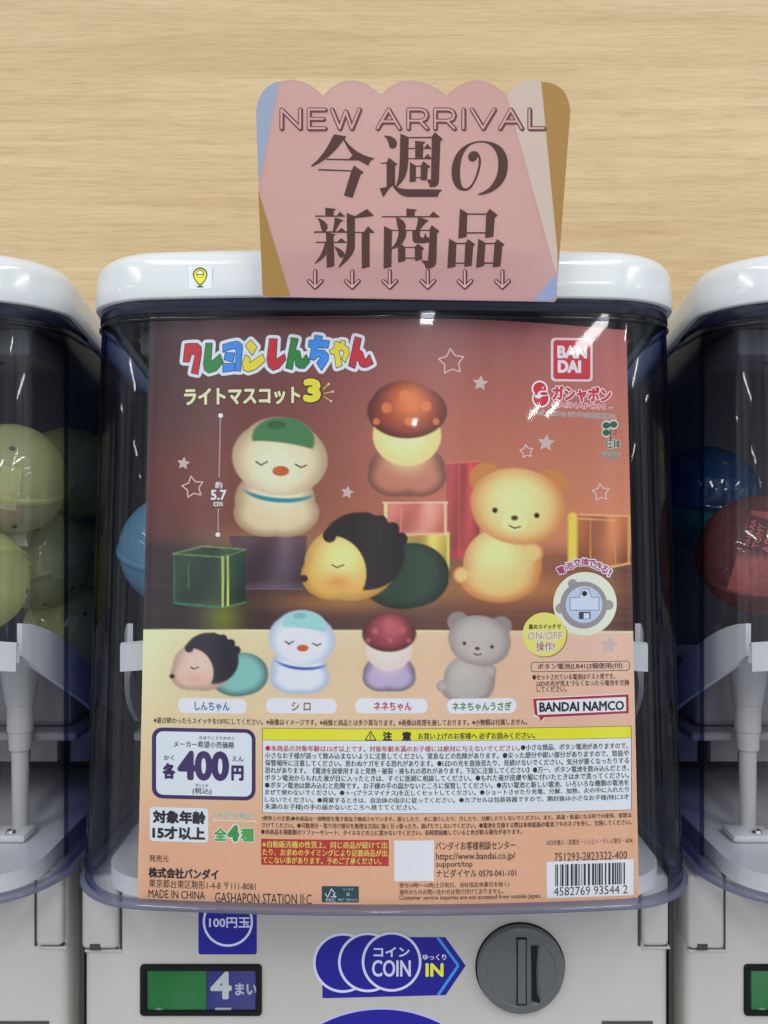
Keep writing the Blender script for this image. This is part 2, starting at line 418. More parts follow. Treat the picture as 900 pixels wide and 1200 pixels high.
# ------------------------------------------------------------------ capsule machine
BASE_Z = -0.55
YB = 0.058                     # front of the base panel
SB = surf_plane(YB)
MZB = ZC + BASE_Z
mach = thing('capsule_machine', (0, 0.17, MZB), 'middle white capsule toy machine, holding the red poster and topped by a pink sign', 'capsule machine', 'capsule toy machines side by side in a row')
CX = -0.0045                   # base sits a touch left of the case
def q3(px, py, y): return ((px - 450) / F * (D + y), y, ZC + (600 - py) / F * (D + y))
# body: front slab with rounded vertical edges
bm = bmesh.new()
hw = 0.1708
bm_box(bm, CX - hw, CX + hw, YB, 0.325, MZB, ZC - 0.2095, 0.006, 4)
link_bm('base_cabinet', bm, M_BODY, mach, autosmooth=50)
for sx in (-1, 1):
    bm = bmesh.new(); bm_box(bm, CX + sx * (hw + 0.001) - 0.002, CX + sx * (hw + 0.001) + 0.002, YB + 0.022, 0.32, MZB + 0.004, ZC - 0.212)
    link_bm('gap_shade_strip', bm, M_GAP_SHADE, mach)  # dark plate added to paint the shade in the gap between machines
# overhanging deck under the case
o2 = outline(0.004, 0.30)
def closed_slab(bm, o2, z0, z1, zt):
    x = o2[:, 0] * taper(zt); f = np.clip(1 - o2[:, 1] / 0.30, 0, 1); y = o2[:, 1] + yf(zt) * f
    a = [bm.verts.new((x[i], y[i], z0)) for i in range(len(o2))]; b = [bm.verts.new((x[i], y[i], z1)) for i in range(len(o2))]
    n = len(o2)
    for i in range(n): bm.faces.new((a[i], a[(i + 1) % n], b[(i + 1) % n], b[i]))
    bm.faces.new(a); bm.faces.new(b)
bm = bmesh.new(); closed_slab(bm, outline(0.014, 0.30), ZC - 0.2085, ZC - 0.1985, -0.205)
link_bm('deck_plate', bm, M_WHITE, mach, autosmooth=40)
# clear case: outer and inner skins
zs = np.concatenate([np.linspace(-0.2045, -0.19, 4), np.linspace(-0.17, 0.10, 10), [0.1135]])
Vc, Fc = sheet_rings([ring_at(outline(0.0, 0.28), z) for z in zs])
link_mesh('clear_case', Vc, Fc, M_CASE, mach, smooth=True)
# rim flange at the foot of the case
prof = [(0.004, -0.2042), (-0.0010, -0.2042), (-0.0024, -0.2048), (-0.0028, -0.2060), (-0.0024, -0.2072), (-0.0012, -0.2078), (0.004, -0.2078)]
rg = []
for ins, z in prof:
    r_ = ring_at(outline(ins, 0.28), -0.205); r_[:, 2] = ZC + z; rg.append(r_)
Vr, Fr = sheet_rings(rg); link_mesh('case_rim', Vr, Fr, M_RIM, mach, smooth=True)
# gasket band and ridge right under the lid
rg = []
for ins, z in [(0.0015, 0.1075), (-0.0008, 0.1080), (-0.0008, 0.1146)]: rg.append(ring_at(outline(ins, 0.28), z))
Vr, Fr = sheet_rings(rg); link_mesh('lid_gasket', Vr, Fr, M_NAVY, mach, smooth=True)
rg = []
for k in range(9):
    a = math.pi * k / 8; rg.append(ring_at(outline(0.0002 - 0.0016 * math.sin(a), 0.28), 0.1045 + 0.0013 * math.cos(a)))
Vr, Fr = sheet_rings(rg); link_mesh('case_ridge', Vr, Fr, clear_mat('ridge_plastic', (0.6, 0.62, 0.7), (0.4, 0.42, 0.55), (0.1, 0.1, 0.25), 0.06), mach, smooth=True)
# vertical ribs at the case corners
oin = outline(0.0012, 0.28)
for sx in (-1, 1):
    ii = [i for i in range(len(oin)) if oin[i, 0] * sx > 0 and 0.040 < oin[i, 1] < 0.056][:]
    ii = sorted(ii, key=lambda i: oin[i, 1])[-3:]; sel = oin[sorted(ii)]
    Vb, Fb = sheet_rings([ring_at(sel, z) for z in np.linspace(-0.198, 0.105, 12)])
    link_mesh('corner_rib', Vb, Fb, M_RIB, mach, smooth=True)
# lid
def lid_ring(ins, z, dyt=0.0):
    o = outline(ins, 0.30); r_ = ring_at(o, 0.114)
    r_[:, 2] = ZC + z - 0.20 * np.clip(r_[:, 1] - 0.062, 0, 0.12)
    return r_
lp = [(0.004, 0.1150), (-0.0030, 0.1150), (-0.0036, 0.1160), (-0.0034, 0.124), (-0.0028, 0.1325)]
for k in range(1, 9):
    a = math.pi / 2 * k / 8; lp.append((-0.0028 + 0.013 * (1 - math.cos(a)), 0.1325 + 0.0105 * math.sin(a)))
lp += [(0.025, 0.1455), (0.046, 0.1465)]
rings = [lid_ring(i, z) for i, z in lp]
V, Fl = sheet_rings(rings); n = len(rings[0]); k0 = (len(rings) - 1) * n
for i in range(n // 2): Fl.append((k0 + i, k0 + i + 1, k0 + n - 2 - i, k0 + n - 1 - i)) if i + 1 < n - 2 - i else None
lid = link_mesh('lid', V, [f for f in Fl if f], M_LID, mach, smooth=True)
SL = lambda x, zr: bow(x / taper(0.114)) + yf(0.114) - 0.0036
# lettering on the lid, behind the sign
ink = Ink('maker_lettering', SL, lid, False); ink.text('BANDAI', 384, 313, 540, 335, (196, 40, 92), 0.03, lv=4); ink.build()
# yellow map-pin sticker on the lid
ink = Ink('pin_sticker', SL, lid, False)
ink.poly([(220.5, 312.5), (248.5, 311.5), (248.5, 338), (221.5, 339)], (214, 224, 230), 2)
pin = np.array([(234.5, 313), (239.5, 314.5), (243, 319), (243, 324), (240.5, 329), (236.5, 334), (234.5, 335), (232.5, 334), (228.5, 329), (226, 324), (226, 319), (229.5, 314.5)])
ink.poly(pin, (60, 66, 20), 3, smooth=2)
c0 = pin.mean(0); ink.poly(c0 + (pin - c0) * 0.84, (226, 222, 60), 4, smooth=2)
ink.poly(circ(234.6, 321, 4.6), (70, 74, 24), 5); ink.poly(circ(234.6, 321.4, 3.8), (228, 222, 90), 6)
ink.poly([(230.9, 320.9), (231.6, 319), (233, 317.7), (234.6, 317.3), (236.2, 317.7), (237.6, 319), (238.3, 320.9)], (246, 244, 240), 7)
ink.stroke([(230.8, 321.5), (238.4, 321.5)], 0.9, (70, 74, 24), 8, cap=False)
ink.poly(circ(234.5, 336, 4.2, 20, 1.0), (66, 78, 86), 3)
ink.build()
# dark inside: back panel, ceiling plate
bm = bmesh.new(); bm_box(bm, -0.163, 0.163, 0.215, 0.30, ZC - 0.195, ZC + 0.112); link_bm('back_panel', bm, M_DARK, mach)
bm = bmesh.new(); closed_slab(bm, outline(0.012, 0.21), ZC + 0.1085, ZC + 0.1142, 0.114); link_bm('ceiling_plate', bm, M_DARK, mach)
for sx in (-1, 1):
    bm = bmesh.new(); bm_box(bm, sx * 0.118 - 0.026, sx * 0.118 + 0.026, 0.062, 0.125, ZC + 0.092, ZC + 0.1082, 0.003, 2)
    br = link_bm('ceiling_bracket', bm, M_DKGREY, mach, autosmooth=40)
    bm = bmesh.new(); bm_lathe(bm, [(0.0, 0), (0.0062, 0), (0.0062, 0.002), (0.0, 0.002)], (sx * 0.112, 0.085, ZC + 0.0912), 'z', 20); link_bm('bolt_hole', bm, M_BLACK, br)
# white dispensing tray following the front, its end fins, the support columns
tw = 0.147
xs = np.linspace(-tw, tw, 41)
yfr = bow(xs) + 0.022
V = []
for x, y in zip(xs, yfr):
    for dy, z in ((0.0, -0.083), (0.0, -0.0685), (0.002, -0.067), (0.0045, -0.0685), (0.0045, -0.079), (0.085, -0.098)):
        V.append((x, min(y + dy, 0.13 if dy > 0.05 else 9), ZC + z - 0.006 * (abs(x) / tw) ** 4))
Ft = []
for i in range(40):
    for k in range(5): Ft.append((i * 6 + k, (i + 1) * 6 + k, (i + 1) * 6 + k + 1, i * 6 + k + 1))
tray = link_mesh('dispensing_tray', V, Ft, M_WHITE, mach, smooth=True); set_sharp(tray, 35)
for sx in (-1, 1):
    bm = bmesh.new(); pts = []
    for t in np.linspace(0, 1, 14):
        x = tw - 0.004 + 0.021 * t + 0.004 * math.sin(t * math.pi); y = 0.046 + 0.085 * t
        zt = -0.0635 - 0.060 * t ** 1.5; zb = min(-0.082 - 0.058 * t ** 0.9, zt - 0.002); pts.append((x, y, zt, zb))
    a = [[bm.verts.new((sx * (x + d), y, ZC + z)) for x, y, z in [(p[0], p[1], p[2]) for p in pts]] for d in (0, 0.003)]
    b = [[bm.verts.new((sx * (x + d), y, ZC + z)) for x, y, z in [(p[0], p[1], p[3]) for p in pts]] for d in (0, 0.003)]
    for i in range(13):
        bm.faces.new((a[0][i], a[0][i + 1], b[0][i + 1], b[0][i])); bm.faces.new((a[1][i], b[1][i], b[1][i + 1], a[1][i + 1]))
        bm.faces.new((a[0][i], a[1][i], a[1][i + 1], a[0][i + 1])); bm.faces.new((b[0][i], b[0][i + 1], b[1][i + 1], b[1][i]))
    bm.faces.new((a[0][0], b[0][0], b[1][0], a[1][0])); bm.faces.new((a[0][13], a[1][13], b[1][13], b[0][13]))
    link_bm('tray_fin', bm, M_WHITE, mach, smooth=False)
bm = bmesh.new(); bm_box(bm, -0.150, 0.150, 0.112, 0.20, ZC - 0.139, ZC - 0.099, 0.004, 2); link_bm('tray_skirt', bm, M_GREYP, mach)
bm = bmesh.new(); bm_box(bm, -0.158, 0.158, 0.098, 0.21, ZC - 0.1445, ZC - 0.1392, 0.001, 1)
for k in range(12):
    x = -0.15 + 0.3 * k / 11
    bm_box(bm, x - 0.009, x + 0.009, 0.135, 0.14, ZC - 0.168, ZC - 0.1447)
link_bm('gear_plate', bm, M_GREYP, mach)
for sx in (-1, 1):
    c = (sx * 0.127, 0.088, ZC)
    bm = bmesh.new(); bm_lathe(bm, [(0.0125, -0.088), (0.0105, -0.105), (0.0085, -0.1185), (0.0078, -0.119), (0.0078, -0.135), (0.0070, -0.1355), (0.0066, -0.1465), (0.0052, -0.147), (0.0048, -0.190), (0.0048, -0.1984)], c, 'z', 32)
    colm = link_bm('support_column', bm, M_GREYW, mach, autosmooth=40)
    bm = bmesh.new(); bm_box(bm, c[0] - 0.016, c[0] + 0.010, 0.070, 0.090, ZC - 0.1983, ZC - 0.1935, 0.002, 2); link_bm('column_foot', bm, M_WHITE, colm, autosmooth=40)
    bm = bmesh.new(); bm_lathe(bm, [(0.0, -0.1932), (0.0030, -0.1932), (0.0024, -0.1916), (0.0, -0.1912)], (c[0], 0.0745, ZC), 'z', 18); link_bm('screw', bm, M_SCREW, colm, autosmooth=40)
    bm = bmesh.new(); bm_lathe(bm, [(0.0085, -0.1984), (0.0080, -0.172), (0.0070, -0.1715), (0.0066, -0.1725), (0.0, -0.1725)], (sx * 0.100, 0.075, ZC), 'z', 28); link_bm('short_post', bm, M_GREYW, mach, autosmooth=40)

# corner blocks at the top of the base, each edged by a recess painted dark
def corner_block(x0, x1, z1, notch):
    a = q3(x0, 600, YB)[0]; b = q3(x1, 600, YB)[0]; zb = q3(0, z1, YB)[2]
    bm = bmesh.new()
    bm_box(bm, a, b, YB - 0.0035, YB + 0.020, zb, ZC - 0.2105, 0.0028, 4)
    blk = link_bm('corner_block', bm, M_BODY, mach, autosmooth=50)
    bm = bmesh.new()
    if notch: bm_box(bm, b + 0.0002, b + 0.0016, YB - 0.0003, YB + 0.002, zb - 0.0016, ZC - 0.2105)
    else: bm_box(bm, a - 0.0018, a - 0.0002, YB - 0.0003, YB + 0.002, zb - 0.0012, ZC - 0.2105)
    bm_box(bm, a + 0.002, b - 0.0002, YB - 0.0003, YB + 0.002, zb - 0.0010, zb - 0.0001)
    link_bm('recess_shade', bm, M_GAP, blk)  # dark boxes painting the gap and groove shadow round the block
    bm = bmesh.new()
    bm_box(bm, a + 0.001, b + 0.0016, YB - 0.0008, YB + 0.004, zb - 0.0030, zb - 0.0014, 0.0005, 2)
    link_bm('recess_lip', bm, M_BODY, blk, autosmooth=50)
    if notch:
        n0 = q3(105, 600, YB - .004)[0]; n1 = q3(117, 600, YB - .004)[0]
        bm = bmesh.new(); bm_box(bm, n0, n1, YB - 0.0037, YB + 0.001, zb - 0.0002, zb + 0.0034); link_bm('slot', bm, M_GAP, blk)
corner_block(97.5, 140, 1109.5, True); corner_block(751, 782, 1106, False)

# stickers on the base panel
BLUE = (30, 26, 140); PALE = (206, 206, 240)
ink = Ink('coin_value_sticker', SB, mach, False)
ink.rect(232.5, 1042, 301, 1118.5, BLUE, 1, 3); ink.poly(circ(267, 1080, 29.5), PALE, 2); ink.poly(circ(267, 1080, 26.8), BLUE, 3)
ink.text('100円玉', 245, 1075, 293, 1087.5, PALE, 0.022, 4); ink.build()
ink = Ink('coin_guide_sticker', SB, mach, False)
def cp(x, y): return (360 + x / 4.5, 1080 + y / 4.5)
WH = (200, 202, 214)
for cx_, cy_ in ((188, 218), (320, 215)): ink.poly(circ(*cp(cx_, cy_), 35.2), (214, 216, 226), 1)
ink.poly(chaikin([cp(80, 230), cp(80, 402), cp(100, 404)], 0).tolist() + [cp(730, 388), cp(836, 232), cp(728, 82), cp(445, 82)], BLUE, 2)
for i, (cx_, cy_) in enumerate(((188, 218), (320, 215), (445, 212))):
    ink.poly(circ(*cp(cx_, cy_), 35.0, 56), PALE, 3 + 2 * i); ink.poly(circ(*cp(cx_, cy_), 32.0, 56), BLUE, 4 + 2 * i)
ink.stroke([cp(688, 84), cp(797, 232), cp(690, 388)], 3.2, (62, 140, 214), 4, cap=False)
ink.text('コイン', *cp(350, 134), *cp(540, 187), PALE, 0.03, 10); ink.text('COIN', *cp(342, 203), *cp(546, 291), PALE, 0.015, 10)
ink.text('ゆっくり', *cp(610, 171), *cp(733, 204), (214, 214, 236), 0.03, 10); ink.text('IN', *cp(624, 219), *cp(719, 291), (226, 226, 60), 0.035, 10)
ink.build()
ink = Ink('round_instruction_sticker', SB, mach, False)
ink.poly(circ(447, 1336, 155, 90), (176, 176, 226), 1); ink.poly(circ(447, 1336, 153, 90), BLUE, 2); ink.build()
# coin counter window
fx0, fz1, = q3(164.5, 1129.5, YB)[0], q3(0, 1129.5, YB)[2]; fx1, fz0 = q3(307, 0, YB)[0], q3(0, 1189.5, YB)[2]
win = thing('coin_counter', (0, 0, 0), None, None); win.parent = mach; win.location = Vector((0, 0, 0))
for k in ('label', 'category'):
    if k in win: del win[k]
def frame_bm(x0, x1, z0, z1, t, r, y0, y1):
    bm = bmesh.new(); o_ = rrect(x0, z0, x1, z1, r, 6); i_ = rrect(x0 + t, z0 + t, x1 - t, z1 - t, max(r - t * 0.6, 0.0004), 6); n = len(o_)
    L = [[bm.verts.new((p[0], y, p[1])) for p in P] for P, y in ((o_, y1), (o_, y0 + 0.0006), (rrect(x0 + .0005, z0 + .0005, x1 - .0005, z1 - .0005, r, 6), y0), (i_, y0), (i_, y1))]
    for a, b in zip(L, L[1:]):
        for k in range(n): bm.faces.new((a[k], a[(k + 1) % n], b[(k + 1) % n], b[k]))
    return bm
bpy.data.objects.remove(win)
fr = link_bm('coin_counter_frame', frame_bm(fx0, fx1, fz0, fz1, 0.0032, 0.0022, YB - 0.0016, YB + 0.001), M_BLACK, mach, autosmooth=40)
ink = Ink('coin_counter_wheel', surf_plane(YB - 0.0002), fr, False)
ink.rect(167, 1132, 305, 1187, (10, 12, 14), 0.5)
ink.rect(173.5, 1136.5, 241.5, 1186, (16, 128, 52), 1); ink.rect(243, 1136.5, 301.5, 1186, BLUE, 1)
ink.rect(241.5, 1136.5, 243, 1186, (8, 50, 40), 1)
ink.text('4', 246.5, 1138.5, 271.5, 1171, (226, 228, 240), 0.03, 2); ink.text('まい', 275.5, 1152, 301, 1166.5, (206, 208, 226), 0.03, 2)
ink.rect(252, 1181, 271, 1184, (206, 208, 226), 2); ink.rect(252, 1184, 258, 1186, (206, 208, 226), 2)
ink.poly([(180, 1186), (181.5, 1183), (186, 1180.8), (190.5, 1183), (192, 1186)], (170, 190, 175), 2); ink.poly([(184, 1186), (185, 1184.4), (186, 1183.8), (187.5, 1184.4), (188.5, 1186)], (16, 128, 52), 3)
ink.build()
bm = bmesh.new(); bm_box(bm, fx0 + 0.0037, fx1 - 0.0037, YB - 0.0011, YB - 0.0007, fz0 + 0.0037, fz1 - 0.0037)
link_bm('coin_counter_glass', bm, clear_mat('window_plastic', (0.9, 0.92, 0.92), (0.7, 0.72, 0.72), (0.3, 0.3, 0.3), 0.05), fr)
# coin dial
dc = q3(611.5, 1139.5, YB - 0.006); rd = 51.5 * (D + YB - 0.005) / F
bm = bmesh.new(); bm_lathe(bm, [(rd * 1.0, 0.0072), (rd * 1.0, 0.0048), (rd * 1.0, 0.003), (rd * 0.975, 0.0013), (rd * 0.90, 0.0003), (rd * 0.80, 0.0), (rd * 0.78, 0.0005), (rd * 0.76, 0.0005), (rd * 0.30, -0.0002), (0.0002, -0.0002)], dc, 'y', 72)
dial = link_bm('coin_dial', bm, M_DIAL, mach, autosmooth=30)
bm = bmesh.new(); bm_lathe(bm, [(rd * 1.032, 0.0075), (rd * 1.032, 0.0058), (rd * 0.9, 0.0058)], dc, 'y', 72); link_bm('dial_gap', bm, M_BLACK, dial)
yd = dc[1]
def dbox(px0, px1, py0, py1, y0, y1, bev=0):
    a = q3(px0, py0, y0); b = q3(px1, py1, y0); bm = bmesh.new(); bm_box(bm, a[0], b[0], y0, y1, b[2], a[2], bev, 2); return bm
link_bm('bar_recess', dbox(605.5, 617.3, 1099, 1178, yd - 0.0004, yd + 0.001), M_BLACK, dial)
link_bm('dial_bar', dbox(607, 616.2, 1101.5, 1177, yd - 0.0013, yd + 0.001, 0.0004), M_DIAL, dial)
sl = Ink('coin_slot', surf_plane(yd - 0.0003), dial, False)
sl.poly([(622.3, 1108.5), (632, 1108.5), (630.5, 1125), (630.8, 1150), (633, 1175.5), (623, 1173)], M_BLACK, 2)
sl.poly([(630, 1110), (632, 1108.5), (630.5, 1125), (630.8, 1150), (632.6, 1172), (629.5, 1165), (628.4, 1140)], (66, 70, 72), 3); sl.build()
# small plate low on the right
link_bm('lower_slot', dbox(706, 765, 1197.5, 1225, YB - 0.0008, YB + 0.002), pmat('slot_grey', lin((70, 72, 68)), 0.5), mach)

# ------------------------------------------------------------------ neighbours
def copy_tree(o, parent=None):
    c = o.copy(); COL.objects.link(c)
    if parent: c.parent = parent
    for ch in [x for x in bpy.data.objects if x.parent == o]: copy_tree(ch, c)
    return c
P = 0.352
ml = copy_tree(mach); ml.location.x -= P; ml['label'] = 'left white capsule toy machine, holding yellow-green capsules, cut off by the left edge'
mr = copy_tree(mach); mr.location.x += P; mr['label'] = 'right white capsule toy machine, holding the red capsule, cut off by the right edge'

# ------------------------------------------------------------------ capsules
M_VENT = pmat('vent_dark', (0.06, 0.06, 0.05), 0.5)
def hemi(r, z0, z1, n=40, m=14, up=True):
    V = []; Fh = []
    for i in range(m + 1):
        a = math.pi / 2 * i / m
        for k in range(n):
            t = 2 * math.pi * k / n; V.append((r * math.cos(a) * math.cos(t), r * math.cos(a) * math.sin(t), (1 if up else -1) * r * math.sin(a)))
    for i in range(m):
        for k in range(n): Fh.append((i * n + k, i * n + (k + 1) % n, (i + 1) * n + (k + 1) % n, (i + 1) * n + k))
    return V, Fh
def capsule(px, py, y, r, top, bot, label, rot=(0.3, 0.2, 0), content=None):
    c = Vector(q3(px, py, y))
    t = thing('toy_capsule', c, label, 'capsule', 'toy capsules inside the machines'); t.rotation_euler = rot
    def part(name, V, Fh, m, par):
        me = bpy.data.meshes.new(name); me.from_pydata(V, [], Fh); me.materials.append(m)
        me.polygons.foreach_set('use_smooth', np.ones(len(me.polygons), bool)); o = bpy.data.objects.new(name, me); COL.objects.link(o); o.parent = par; return o
    V, Fh = hemi(r, 0, 1); part('upper_shell', V, Fh, top, t)
    V, Fh = hemi(r * 0.985, 0, 1, up=False); lo = part('lower_shell', V, Fh, bot, t)
    V = []; Fh = []; n = 48
    for rr, z in ((1.0, -0.06), (1.025, -0.05), (1.03, 0.0), (1.025, 0.05), (1.0, 0.06)):
        for k in range(n): a = 2 * math.pi * k / n; V.append((r * rr * math.cos(a), r * rr * math.sin(a), r * z))
    for i in range(4):
        for k in range(n): Fh.append((i * n + k, i * n + (k + 1) % n, (i + 1) * n + (k + 1) % n, (i + 1) * n + k))
    part('seam_band', V, Fh, top, t)
    V = []; Fh = []; na = 7; nz_ = 9                     # latch tab bridging the two shells
    for lay in (1.032, 1.004):
        for i in range(nz_):
            el = -0.16 + 0.72 * i / (nz_ - 1)
            for j in range(na):
                az = -1.45 + 0.34 * (j / (na - 1) - 0.5); V.append((r * lay * math.cos(el) * math.cos(az), r * lay * math.cos(el) * math.sin(az), r * lay * math.sin(el)))
    for i in range(nz_ - 1):
        for j in range(na - 1): a_ = i * na + j; Fh.append((a_, a_ + 1, a_ + na + 1, a_ + na))
    rim_ = [j for j in range(na)] + [i * na + na - 1 for i in range(1, nz_)] + [(nz_ - 1) * na + j for j in range(na - 2, -1, -1)] + [i * na for i in range(nz_ - 2, 0, -1)]
    for a_, b2 in zip(rim_, rim_[1:] + rim_[:1]): Fh.append((a_, a_ + na * nz_, b2 + na * nz_, b2))
    o_t = part('latch_tab', V, Fh, top, t); set_sharp(o_t, 40)
    for az, el in ((-1.2, -0.55), (-1.9, -0.75), (-0.5, -0.8), (-1.55, 0.9)):
        d = Vector((math.cos(el) * math.cos(az), math.cos(el) * math.sin(az), math.sin(el))); u = d.orthogonal().normalized(); w = d.cross(u)
        V = [(d * r * 1.004 + (u * math.cos(2 * math.pi * k / 12) + w * math.sin(2 * math.pi * k / 12)) * r * 0.05)[:] for k in range(12)]
        part('vent_hole', V, [tuple(range(12))], M_VENT, lo)
    return t, c
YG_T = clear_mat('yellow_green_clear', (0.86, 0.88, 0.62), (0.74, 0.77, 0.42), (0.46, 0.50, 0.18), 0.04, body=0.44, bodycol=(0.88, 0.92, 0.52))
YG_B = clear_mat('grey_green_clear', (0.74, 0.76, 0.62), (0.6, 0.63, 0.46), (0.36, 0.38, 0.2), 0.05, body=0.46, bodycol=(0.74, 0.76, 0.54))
BL = clear_mat('blue_capsule', (0.30, 0.55, 0.72), (0.25, 0.48, 0.66), (0.1, 0.25, 0.4), 0.06, body=0.7, bodycol=(0.20, 0.48, 0.70))
RD = clear_mat('red_capsule', (0.78, 0.42, 0.41), (0.56, 0.22, 0.22), (0.24, 0.07, 0.08), 0.05, body=0.20, bodycol=(0.55, 0.25, 0.24))
TL = clear_mat('teal_capsule', (0.10, 0.50, 0.48), (0.06, 0.36, 0.38), (0.02, 0.12, 0.16), 0.05, body=0.6, bodycol=(0.02, 0.34, 0.32))
NB = clear_mat('navy_capsule', (0.08, 0.16, 0.40), (0.05, 0.1, 0.3), (0.02, 0.04, 0.12), 0.05, body=0.55, bodycol=(0.02, 0.09, 0.26))
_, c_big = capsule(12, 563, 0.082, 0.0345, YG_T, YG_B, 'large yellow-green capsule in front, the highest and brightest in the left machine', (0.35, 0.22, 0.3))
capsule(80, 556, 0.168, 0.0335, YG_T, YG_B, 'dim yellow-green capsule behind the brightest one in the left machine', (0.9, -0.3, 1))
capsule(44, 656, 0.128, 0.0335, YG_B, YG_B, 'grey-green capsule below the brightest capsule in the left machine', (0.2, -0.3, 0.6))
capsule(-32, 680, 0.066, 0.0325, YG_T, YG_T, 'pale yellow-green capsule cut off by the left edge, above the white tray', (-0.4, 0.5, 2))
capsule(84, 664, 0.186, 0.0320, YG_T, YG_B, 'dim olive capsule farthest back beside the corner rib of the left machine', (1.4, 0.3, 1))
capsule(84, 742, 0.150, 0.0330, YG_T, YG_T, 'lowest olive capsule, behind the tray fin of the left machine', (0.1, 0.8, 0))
capsule(207, 645, 0.076, 0.0340, BL, BL, 'light blue capsule half hidden behind the poster in the middle machine', (0.3, 0.1, 0))
_, c_red = capsule(891, 651, 0.068, 0.0360, RD, RD, 'clear red capsule with a printed paper slip inside, in the right machine', (0.5, -0.45, 0.2))
capsule(826, 585, 0.150, 0.0365, NB, TL, 'dark blue and teal capsule behind the red one in the right machine', (0.2, 0.1, 0))
# paper slips and a toy packed in the capsules
def slip(name, quad, y0, mat, label, cat, amp=0.002):
    (ax, ay), (bx, by), (cx_, cy_), (dx, dy) = quad; V = []; Fq = []; n = 10
    for i in range(n + 1):
        for j in range(n + 1):
            u, v = i / n, j / n
            px = (1 - u) * (1 - v) * ax + u * (1 - v) * bx + u * v * cx_ + (1 - u) * v * dx; py = (1 - u) * (1 - v) * ay + u * (1 - v) * by + u * v * cy_ + (1 - u) * v * dy
            V.append(q3(px, py, y0 + amp * math.sin(u * 5 + v * 2) + amp * abs(u - 0.45) * 2))
    for i in range(n):
        for j in range(n): a = i * (n + 1) + j; Fq.append((a, a + n + 1, a + n + 2, a + 1))
    V = np.array(V); nv = len(V); V2 = V + np.array((0, 0.0004, 0)); Fq = Fq + [tuple(x + nv for x in f[::-1]) for f in Fq]
    o = link_mesh(name, np.vstack([V, V2]), Fq, mat, None, smooth=False, loc=tuple(V.mean(0))); tag(o, label, cat); return o
sp = slip('paper_slip', [(880, 598), (930, 604), (905, 700), (852, 690)], 0.062, pmat('pink_paper', (0.55, 0.44, 0.42), 0.4), 'folded printed paper slip inside the red capsule', 'paper slip')
ink = Ink('slip_print', surf_plane(0.0585), sp, False)
ink.poly([(879, 603), (934, 618), (924, 656), (867, 642)], (40, 16, 18), 1)
for t_, cx_, cy_, w_, h_ in (('TAKARA', 879, 625, 34, 6.5), ('TOMY', 889, 628, 30, 8.5), ('ARTS', 902, 632, 34, 11)): ink.text(t_, cx_ - w_ / 2, cy_ - h_ / 2, cx_ + w_ / 2, cy_ + h_ / 2, (236, 190, 186), 0.02, 3, rot=-74)
ink.build()
slip('paper_slip', [(-20, 590), (20, 592), (33, 640), (-20, 640)], 0.078, pmat('grey_green_paper', (0.34, 0.36, 0.28), 0.6), 'folded grey-green paper slip inside the brightest capsule of the left machine', 'paper slip')
bm = bmesh.new(); bmesh.ops.create_uvsphere(bm, u_segments=24, v_segments=16, radius=0.016)
for v in bm.verts: v.co = Vector((v.co.x * 1.25 + c_big.x - 0.008, v.co.y + c_big.y - 0.006, v.co.z * 0.8 + c_big.z - 0.0185))
ty = link_bm('toy', bm, pmat('orange_toy', lin((176, 112, 62)), 0.5), smooth=True, loc=(c_big.x - 0.008, c_big.y, c_big.z - 0.018)); tag(ty, 'rounded orange-brown toy packed in the bottom of the brightest capsule', 'toy')

# ------------------------------------------------------------------ poster
SP = surf_case(0.0042)
pc = np.array([[(176, 377), (455, 371), (734, 387)], [(161, 1057), (455, 1070), (749, 1054)]], float)
def quad3(a, b, c, u): return np.outer((1 - u) * (1 - 2 * u), a) + np.outer(4 * u * (1 - u), b) + np.outer(u * (2 * u - 1), c)
NU, NV = 470, 560
u = np.linspace(0, 1, NU); v = np.linspace(0, 1, NV)
top = quad3(pc[0, 0], pc[0, 1], pc[0, 2], u); bot = quad3(pc[1, 0], pc[1, 1], pc[1, 2], u)
PX = (top[None, :, :] * (1 - v)[:, None, None] + bot[None, :, :] * v[:, None, None])
X, Y = PX[..., 0], PX[..., 1]
UU, VV = np.meshgrid(u, v)
def sstep(a, b, x): t = np.clip((x - a) / (b - a), 0, 1); return t * t * (3 - 2 * t)
def mixc(a, b, t): return a * (1 - t[..., None]) + np.asarray(b, float) * t[..., None]
def paint(img, col, mask): return mixc(img, col, np.clip(mask, 0, 1))
def ell(cx, cy, rx, ry, rot=0.0):
    c, s_ = math.cos(R(rot)), math.sin(R(rot)); dx, dy = X - cx, Y - cy
    return np.hypot((dx * c + dy * s_) / rx, (-dx * s_ + dy * c) / ry)
def em(cx, cy, rx, ry, rot=0.0, soft=None):
    s_ = soft if soft is not None else 1.2 / min(rx, ry)
    return 1 - sstep(1 - s_, 1 + s_, ell(cx, cy, rx, ry, rot))
def quadm(pts, soft=0.8):
    """soft mask of a convex polygon"""
    pts = np.asarray(pts, float); m = np.ones_like(X); ar = 0
    for i in range(len(pts)): a, b = pts[i], pts[(i + 1) % len(pts)]; ar += a[0] * b[1] - b[0] * a[1]
    sg = 1 if ar > 0 else -1
    for i in range(len(pts)):
        a, b = pts[i], pts[(i + 1) % len(pts)]; d = b - a; L = np.hypot(*d)
        dist = sg * (d[0] * (Y - a[1]) - d[1] * (X - a[0])) / L
        m = np.minimum(m, sstep(-soft, soft, dist))
    return m
ln = nlin
